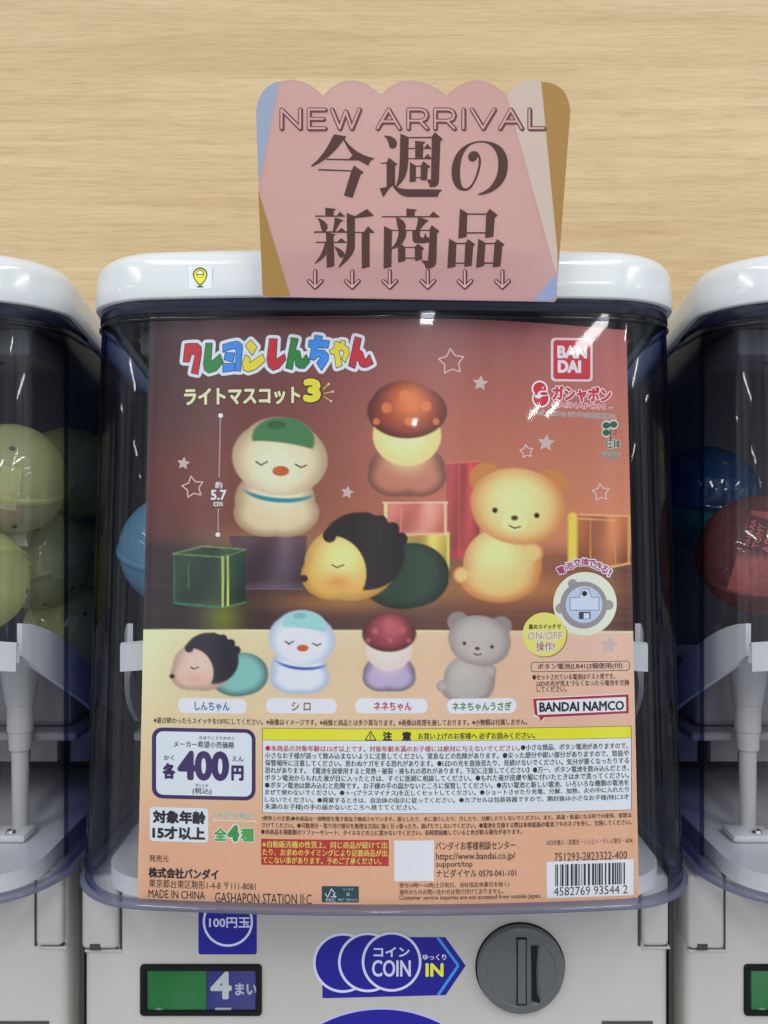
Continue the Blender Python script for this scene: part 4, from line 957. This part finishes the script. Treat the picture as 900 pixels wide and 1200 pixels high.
# ---- caution box
k = K('caution_box'); 
k.rect(307.3, 853.6, 740.2, 953.6, (86, 96, 84), 1, xm=524); k.rect(308, 854.3, 739.5, 867.6, (232, 226, 40), 2, xm=524); k.rect(308, 868.2, 739.5, 953, (226, 238, 242), 2, xm=524)
tri = [(434.2, 857), (440.5, 867), (428, 867)]; k.stroke(tri, 1.0, BK, 5, True, xm=524); k.rect(433.7, 860.5, 434.7, 864, BK, 5, xm=524); k.rect(433.7, 864.8, 434.7, 865.8, BK, 5, xm=524)
k.text('注', 448.5, 857, 459.5, 868, BK, 0.045, 5, xm=524); k.text('意', 471, 857, 482, 868, BK, 0.045, 5, xm=524); k.text('お買い上げのお客様へ 必ずお読みください。', 490, 858.5, 627, 866.8, BK, 0.015, 5, xm=524)
CR = (186, 44, 56)
lines = ['小さなお子様が誤って飲み込まないように注意してください。窒息などの危険があります。●尖った部分や鋭い部分がありますので、取扱や',
 '保管場所に注意してください。思わぬケガをする恐れがあります。●LEDの光を直接見たり、見続けないでください。気分が悪くなったりする',
 '恐れがあります。《電池を誤使用すると発熱・破裂・液もれの恐れがあります。下記に注意してください》●万一、ボタン電池を飲み込んだとき、',
 'ボタン電池からもれた液が目に入ったときは、すぐに医師に相談してください。●もれた液が皮膚や服に付いたときは水で洗ってください。',
 '●ボタン電池は飲み込むと危険です。お子様の手の届かないところに保管してください。●古い電池と新しい電池、いろいろな種類の電池を',
 'まぜて使わないでください。●＋−(プラスマイナス)を正しくセットしてください。●ショートさせたり充電、分解、加熱、火の中に入れたり',
 'しないでください。●廃棄するときは、自治体の指示に従ってください。●カプセルは包装容器ですので、開封後は小さなお子様(特に3才']
k.text('●本商品の対象年齢は15才以上です。対象年齢未満のお子様には絶対に与えないでください。', 311, 873.8, 609, 881.2, CR, 0.014, 5, xm=400)
k.text('●小さな部品、ボタン電池がありますので、', 610.5, 873.2, 736, 880.6, BK, 0.014, 5, xm=524)
for i, t_ in enumerate(lines): yy = 882.3 + 8.72 * i; k.text(t_, 310.5, yy, 737, yy + 7.6, BK, 0.012, 5, xm=480)
k.text('未満のお子様)の手の届かないところへ捨ててください。', 310, 942.6, 488, 950.4, BK, 0.012, 5, xm=400); k.build()
k = K('usage_notes')
k.text('(使用上の注意)●本商品は一部精密な電子部品で構成されています。落としたり、水に濡らしたり、汚したり、分解したりしないでください。また、高温・低温になる所での使用、保管は', 307, 957, 740, 963.6, (60, 40, 36), 0.014, xm=470)
k.text('さけてください。●可動部分・取り付け部分を無理な方向に強く引っ張ったり、曲げたりしないでください。●電池を交換する際は本体底面の電池フタのネジを外し、交換してください。', 307, 964.8, 740, 971.4, (60, 40, 36), 0.014, xm=470)
k.text('●本商品を樹脂製のソファーやシート、タイルなどの上に置かないでください。長時間接触していると色が移る場合があります。', 306, 972.6, 612, 979.2, (60, 40, 36), 0.014, xm=420); k.build()
# ---- age, count, maker address
k = K('age_box'); k.rect(175.5, 946.5, 244, 986.5, WB, 1, 4); k.text('対象年齢', 179, 950, 241, 965.5, BK, 0.045, 5); k.text('15才以上', 178.5, 968.5, 240.5, 984, BK, 0.045, 5); k.build()
k = K('count_lettering'); LG = (86, 166, 80)
k.text('1カプセル1個入り', 251.5, 951.5, 297.5, 958.5, LG, 0.015, 5, outline=(0.06, (240, 242, 226))); k.stroke([(251, 961.5), (298.5, 962.3)], 0.9, WHT, 3); k.poly(circ(251, 961.5, 1.3, 10), WHT, 4); k.poly(circ(298.5, 962.3, 1.3, 10), WHT, 4)
k.text('全', 250.5, 970, 266, 985.5, LG, 0.045, 6, outline=(0.06, (244, 244, 222))); k.text('4', 266.5, 966.5, 280.5, 986.5, (64, 146, 66), 0.07, 6, outline=(0.06, (244, 244, 222))); k.text('種', 282, 970.5, 298, 986.5, LG, 0.045, 6, outline=(0.06, (244, 244, 222))); k.build()
k = K('maker_address')
k.text('発売元', 175, 1002, 197.5, 1010, BK, 0.0, 4); k.text('株式会社バンダイ', 174, 1017.5, 256, 1030, BK, 0.035, 4)
k.text('東京都台東区駒形1-4-8 〒111-8081', 174.5, 1032, 299.5, 1042, (66, 46, 42), 0.0, 4); k.text('MADE IN CHINA', 174, 1043.5, 240, 1053, BK, 0.0, 4); k.text('GASHAPON STATION II:C', 252, 1047, 365, 1059, BK, 0.0, 4); k.build()
# ---- red notice, certification mark, blank code panel, contact lines
k = K('red_notice'); k.rect(306, 984, 455.5, 1014.5, (186, 42, 38), 1)
for i, (t_, x1_) in enumerate((('※自動販売機の性質上、同じ商品が続けて出', 453.5), ('たり、お求めのタイミングにより記載商品が出', 453.5), ('てこない事があります。予めご了承ください。', 447))): k.text(t_, 307.5, 986 + 9.3 * i, x1_, 994.3 + 9.3 * i, (246, 220, 96), 0.014, 4)
k.build()
k = K('certification_mark'); k.rect(377, 1038.5, 420.5, 1057.5, (14, 66, 70), 1, 1)
k.stroke([(381, 1047.5), (384, 1051.5), (388.5, 1041.5), (392.5, 1047), (390.5, 1048.5), (394, 1051), (388, 1051)], 0.9, (220, 232, 228), 3); k.text('FSC', 382, 1053, 393, 1056.5, (220, 232, 228), 0.02, 3); k.text('ミックス', 402, 1041, 414, 1043.5, (210, 226, 222), 0.0, 3); k.text('紙', 406, 1046, 410, 1050, (210, 226, 222), 0.0, 3); k.text('FSC° C011111', 396.5, 1053, 418.5, 1056, (210, 226, 222), 0.0, 3); k.build()
k = K('blank_code_panel'); k.rect(462, 985, 508.5, 1032.5, (232, 236, 240), 1); k.build()
k = K('contact_lines')
for t_, x0, y0, x1, y1, sl_ in (('バンダイお客様相談センター', 510.5, 986, 604, 996, -0.005), ('https://www.bandai.co.jp/', 511, 999, 604, 1009.5, -0.005), ('support/top', 511, 1009, 554, 1018, 0), ('ナビダイヤル 0570-041-101', 511.5, 1018.5, 605, 1028, -0.008), ('受付10時〜16時(土日祝日、当社指定休業日を除く)', 468, 1034, 597, 1041, -0.01), ('海外からのお問い合わせは受け付けておりません。', 468, 1041.8, 590, 1048.3, -0.01), ('Customer service inquiries are not accepted from outside Japan.', 468, 1048.5, 634, 1055.5, -0.01)):
    k.text(t_, x0, y0, x1, y1, (52, 34, 32), 0.006, 4)
k.build()
k = K('copyright_line'); k.text('©臼井儀人／双葉社・シンエイ・テレビ朝日・ADK', 640.5, 983, 742, 989.5, (92, 62, 52), 0.0, 4); k.build()
k = K('barcode')
def bt(x, y): return (x, y)
k.poly([bt(640.5, 1008.5), bt(742.5, 1008.5), bt(742.5, 1051), bt(641, 1051)], (232, 240, 246), 1, 691)
x = 650.5; L_ = 0.0
rb = random.Random(3)
ws = []
while x < 733:
    w_ = rb.choice((0.85, 0.85, 1.7, 2.5)); k.poly([bt(x, 1012), bt(x + w_, 1012), bt(x + w_, 1037.5), bt(x, 1037.5)], (24, 24, 40), 3, 691); x += w_ + rb.choice((0.85, 0.85, 1.7, 2.4))
k.text('4582769 93544 2', 649, 1038.5, 735.5, 1048.5, BK, 0.0, 3)
k.text('751293-2823322-400', 650, 998.5, 735, 1008, (60, 40, 40), 0.0, 4); k.build()

# ------------------------------------------------------------------ pink sign standing in front of the lid
YS = 0.0035
SS = surf_plane(YS)
def sp_(x, y): return (280 + x / 2.25, 80 + y / 2.25)
def arc3(p, q, r, n=12):
    p, q, r = map(np.array, (p, q, r)); t = np.linspace(0, 1, n)[:, None]; c = 2 * q - 0.5 * (p + r)
    return ((1 - t) ** 2 * p + 2 * t * (1 - t) * c + t * t * r)
bumps = [((45, 116), (66, 58), (112, 34)), ((112, 34), (168, 36), (222, 72)), ((222, 72), (295, 32), (375, 71)), ((375, 71), (452, 32), (548, 72)), ((548, 72), (625, 32), (705, 70)), ((705, 70), (755, 34), (802, 36)), ((802, 36), (852, 56), (874, 112))]
ol = np.vstack([arc3(*b_)[:-1] for b_ in bumps] + [np.array([(874, 112)]), arc3((838, 590), (836, 612), (818, 615), 6), arc3((80, 602), (64, 602), (62, 588), 6)])
olp = np.array([sp_(*p) for p in ol])
front = unproj(olp, SS); n = len(front); th = 0.0012
tri_ = [tuple(t) for t in tessellate_polygon([[Vector((x, y, 0)) for x, y in olp]])]
Vs = np.vstack([front, front + np.array((0, th, 0))]); Fs = []
for t in tri_:
    p, q, r_ = (front[i] for i in t); f_ = np.cross(q - p, r_ - p)[1] > 0
    t = t[::-1] if f_ else t; Fs.append(t); Fs.append(tuple(i + n for i in t[::-1]))
for i in range(n): Fs.append((i, (i + 1) % n, n + (i + 1) % n, n + i))
def film(name, rgb, al):
    m = pmat(name, rgb, 0.34, 0.35); nt = m.node_tree; b = nt.nodes['Principled BSDF']; b.inputs['Alpha'].default_value = al; return m
M_SIGN = film('pink_sign_plastic', lin((202, 156, 155)), 0.66); M_SIGN_EDGE = pmat('sign_cut_edge', lin((226, 206, 200)), 0.3)
sign = link_mesh('arrival_sign', Vs, Fs, [M_SIGN, M_SIGN_EDGE], None, [0] * (2 * len(tri_)) + [1] * n, False, tuple(front.mean(0)))
tag(sign, 'pink scalloped sign with large brown Japanese lettering, standing against the lid of the middle machine', 'sign')
def clipx(poly): return poly
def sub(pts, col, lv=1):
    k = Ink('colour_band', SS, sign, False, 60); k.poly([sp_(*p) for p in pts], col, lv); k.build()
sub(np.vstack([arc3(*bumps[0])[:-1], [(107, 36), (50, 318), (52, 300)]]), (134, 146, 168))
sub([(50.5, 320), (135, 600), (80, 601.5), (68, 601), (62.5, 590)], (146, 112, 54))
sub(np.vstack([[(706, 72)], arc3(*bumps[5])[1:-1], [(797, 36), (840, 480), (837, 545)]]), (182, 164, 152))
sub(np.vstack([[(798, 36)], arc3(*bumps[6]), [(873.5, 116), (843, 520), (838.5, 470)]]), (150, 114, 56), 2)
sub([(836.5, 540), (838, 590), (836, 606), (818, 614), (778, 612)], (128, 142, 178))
BR = (66, 35, 31)
k = Ink('sign_lettering', SS, sign, False, 60)
def KJ(off, polys, smooth=0):
    for p in polys: k.poly([(off[0] + x / 10, off[1] + y / 10) for x, y in p], BR, 3, smooth=smooth)
def ln_(off, x0, x1, y0, y1): k.poly([(off[0] + x0 / 10, off[1] + y0 / 10), (off[0] + x1 / 10, off[1] + y0 / 10), (off[0] + x1 / 10, off[1] + y1 / 10), (off[0] + x0 / 10, off[1] + y1 / 10)], BR, 3)
KJ((355, 150), [[(365, 72), (500, 95), (508, 110), (488, 130), (470, 150), (400, 240), (330, 310), (265, 365), (190, 415), (120, 448), (95, 455), (100, 435), (170, 375), (240, 290), (300, 195), (345, 105)],
 [(470, 125), (488, 130), (540, 195), (620, 265), (700, 310), (780, 340), (835, 350), (835, 362), (800, 380), (778, 410), (768, 445), (700, 405), (650, 380), (545, 380), (280, 375), (270, 358), (540, 362), (580, 320), (545, 270), (510, 210), (478, 150)],
 [(180, 482), (190, 480), (570, 495), (600, 438), (708, 515), (705, 535), (680, 540), (582, 820), (480, 790), (565, 510), (185, 498)]])
o_ = (435, 150)
KJ(o_, [[(145, 88), (175, 88), (230, 95), (280, 125), (303, 165), (300, 205), (280, 235), (245, 243), (215, 225), (205, 185), (190, 140), (165, 108)],
 [(108, 405), (180, 402), (208, 345), (308, 425), (302, 437), (282, 440), (280, 670), (320, 700), (400, 715), (825, 720), (830, 728), (798, 760), (778, 808), (420, 808), (360, 790), (310, 755), (270, 710), (250, 675), (215, 710), (140, 812), (98, 705), (180, 690), (180, 420), (110, 418)],
 [(342, 65), (440, 105), (435, 400), (425, 490), (400, 570), (360, 635), (310, 685), (288, 690), (310, 610), (325, 520), (335, 350)],
 [(440, 105), (708, 102), (745, 48), (838, 128), (835, 142), (812, 152), (795, 620), (785, 665), (755, 690), (690, 695), (675, 650), (655, 625), (660, 600), (700, 605), (710, 120), (440, 120)],
 [(515, 148), (635, 162), (632, 175), (612, 190), (608, 350), (515, 350)], [(615, 240), (660, 185), (705, 240)], [(615, 356), (662, 300), (708, 356)],
 [(452, 398), (525, 440), (525, 625), (450, 638)], [(580, 440), (612, 388), (692, 450), (688, 462), (665, 470), (655, 600), (640, 615), (580, 612)]])
for a_ in ((435, 512, 232, 246), (610, 705, 232, 246), (430, 710, 352, 366), (525, 585, 440, 454), (525, 585, 574, 588)): ln_(o_, *a_)
KJ((520, 150), [[(395, 775), (410, 787), (500, 775), (600, 730), (690, 650), (740, 550), (755, 440), (745, 340), (705, 255), (640, 195), (550, 160), (450, 148), (350, 160), (250, 200), (160, 280), (110, 380), (90, 480), (95, 580), (120, 660), (165, 715), (220, 737), (270, 737), (320, 710), (365, 640), (405, 550), (430, 460), (440, 390), (432, 340), (410, 295), (375, 272), (340, 270), (300, 290), (282, 335), (295, 375), (330, 397), (370, 385), (395, 355), (405, 325), (412, 390), (405, 450), (385, 530), (350, 620), (310, 680), (270, 708), (235, 705), (210, 675), (193, 600), (190, 500), (200, 400), (225, 310), (275, 230), (340, 185), (420, 168), (490, 172), (555, 205), (605, 265), (635, 340), (642, 430), (630, 530), (600, 610), (545, 690), (480, 740)]], 1)
o_ = (360, 235)
KJ(o_, [[(210, 82), (335, 98), (333, 110), (312, 122), (310, 180), (215, 180)], [(340, 184), (385, 130), (440, 184)], [(118, 205), (145, 210), (200, 240), (238, 285), (240, 325), (215, 362), (180, 362), (160, 320), (145, 255)],
 [(325, 195), (360, 208), (425, 232), (420, 242), (395, 250), (330, 362), (300, 362)], [(345, 370), (402, 318), (460, 370)], [(345, 490), (398, 438), (460, 490)], [(220, 370), (330, 395), (325, 408), (310, 420), (320, 768), (230, 790)],
 [(205, 495), (222, 495), (222, 640), (165, 695), (95, 742), (88, 735), (150, 650), (190, 560)], [(315, 540), (345, 545), (400, 575), (435, 610), (438, 640), (420, 665), (390, 668), (365, 640), (345, 590)],
 [(462, 145), (560, 182), (560, 560), (530, 630), (470, 705), (380, 785), (362, 785), (400, 720), (450, 610), (468, 490)], [(560, 182), (700, 98), (778, 170), (775, 182), (560, 208)],
 [(560, 366), (665, 366), (712, 300), (788, 372), (786, 380), (732, 382), (732, 778), (640, 797), (638, 380), (560, 380)]])
for a_ in ((92, 445, 175, 190), (78, 465, 360, 378), (100, 465, 482, 497)): ln_(o_, *a_)
o_ = (440, 235)
KJ(o_, [[(362, 92), (485, 105), (483, 115), (462, 130), (460, 188), (362, 188)], [(625, 190), (678, 125), (748, 190)], [(100, 298), (195, 345), (188, 778), (95, 798)],
 [(240, 195), (280, 205), (330, 240), (357, 290), (350, 345), (365, 360), (355, 430), (320, 500), (260, 550), (190, 572), (195, 550), (240, 490), (265, 420), (272, 350), (255, 290)],
 [(500, 195), (550, 205), (620, 232), (618, 245), (590, 262), (520, 345), (525, 420), (560, 440), (585, 375), (600, 420), (636, 440), (636, 490), (560, 502), (460, 498), (435, 470), (430, 360), (470, 350), (490, 270)],
 [(265, 540), (310, 515), (350, 545), (350, 708), (265, 728)], [(460, 540), (500, 505), (570, 560), (568, 570), (548, 582), (548, 690), (465, 710)],
 [(635, 330), (660, 288), (748, 355), (745, 370), (722, 385), (715, 720), (695, 770), (640, 798), (590, 795), (575, 745), (540, 715), (545, 700), (615, 705), (632, 440)]])
for a_ in ((75, 750, 182, 198), (190, 640, 343, 357), (345, 465, 543, 557), (345, 465, 668, 682)): ln_(o_, *a_)
o_ = (515, 235)
KJ(o_, [[(240, 95), (328, 145), (318, 428), (220, 447)], [(548, 155), (588, 95), (680, 168), (675, 182), (650, 200), (632, 425), (535, 440)], [(112, 445), (200, 495), (188, 775), (92, 795)], [(303, 500), (335, 450), (418, 512), (415, 525), (395, 540), (380, 765), (290, 778)],
 [(455, 445), (540, 495), (522, 768), (428, 790)], [(645, 500), (675, 450), (762, 515), (758, 525), (738, 540), (715, 770), (625, 785)]])
for a_ in ((325, 550, 150, 168), (316, 540, 370, 388), (195, 305, 495, 512), (186, 295, 727, 742), (534, 648, 495, 512), (520, 632, 725, 742)): ln_(o_, *a_)
# outlined capitals and arrows
T_, B_ = 128.5, 150.5
def LT(strokes, x0, x1):
    for st in strokes:
        pts = np.array([(x0 + 2.6 + (x1 - x0 - 5.2) * a_, T_ + (B_ - T_) * c_) for a_, c_ in st])
        k.stroke(pts + np.array((0.7, 0.7)), 5.6, (84, 48, 43), 2); k.stroke(pts, 5.2, (90, 52, 47), 2.5)
    for st in strokes:
        pts = np.array([(x0 + 2.6 + (x1 - x0 - 5.2) * a_, T_ + (B_ - T_) * c_) for a_, c_ in st]); k.stroke(pts + np.array((-0.3, -0.3)), 2.3, (184, 144, 142), 4)
Nn = [[(0, 1), (0, 0), (1, 1), (1, 0)]]; Ee = [[(1, 0), (0, 0), (0, 1), (1, 1)], [(0, .5), (.9, .5)]]; Ww = [[(0, 0), (.28, 1), (.5, .1), (.72, 1), (1, 0)]]; Aa = [[(0, 1), (.5, 0), (1, 1)], [(.24, .64), (.76, .64)]]
Rr = [[(0, 1), (0, 0), (.7, 0), (.92, .1), (1, .3), (.92, .5), (.7, .6), (0, .6)], [(.62, .6), (1, 1)]]; Ii = [[(0.5, 0), (0.5, 1)]]; Vv = [[(0, 0), (.5, 1), (1, 0)]]; Ll = [[(0, 0), (0, 1), (1, 1)]]
for st, x0, x1 in ((Nn, 327.5, 354.5), (Ee, 359.5, 383.5), (Ww, 386.5, 424), (Aa, 440, 471), (Rr, 476, 503), (Rr, 507.5, 535), (Ii, 539.5, 547), (Vv, 550.5, 582), (Aa, 583.5, 614), (Ll, 618, 640)): LT(st, x0, x1)
for ax in (369.5, 413, 457, 501.5, 545, 589):
    ar = [[(ax, 318), (ax, 336)], [(ax - 7.5, 329.5), (ax, 337), (ax + 7.5, 329.5)]]
    for s_ in ar: k.stroke(s_, 5.0, (70, 36, 38), 2)
    for s_ in ar: k.stroke(np.array(s_) + np.array((-0.4, -0.3)), 2.0, (186, 146, 148), 4)
k.build()
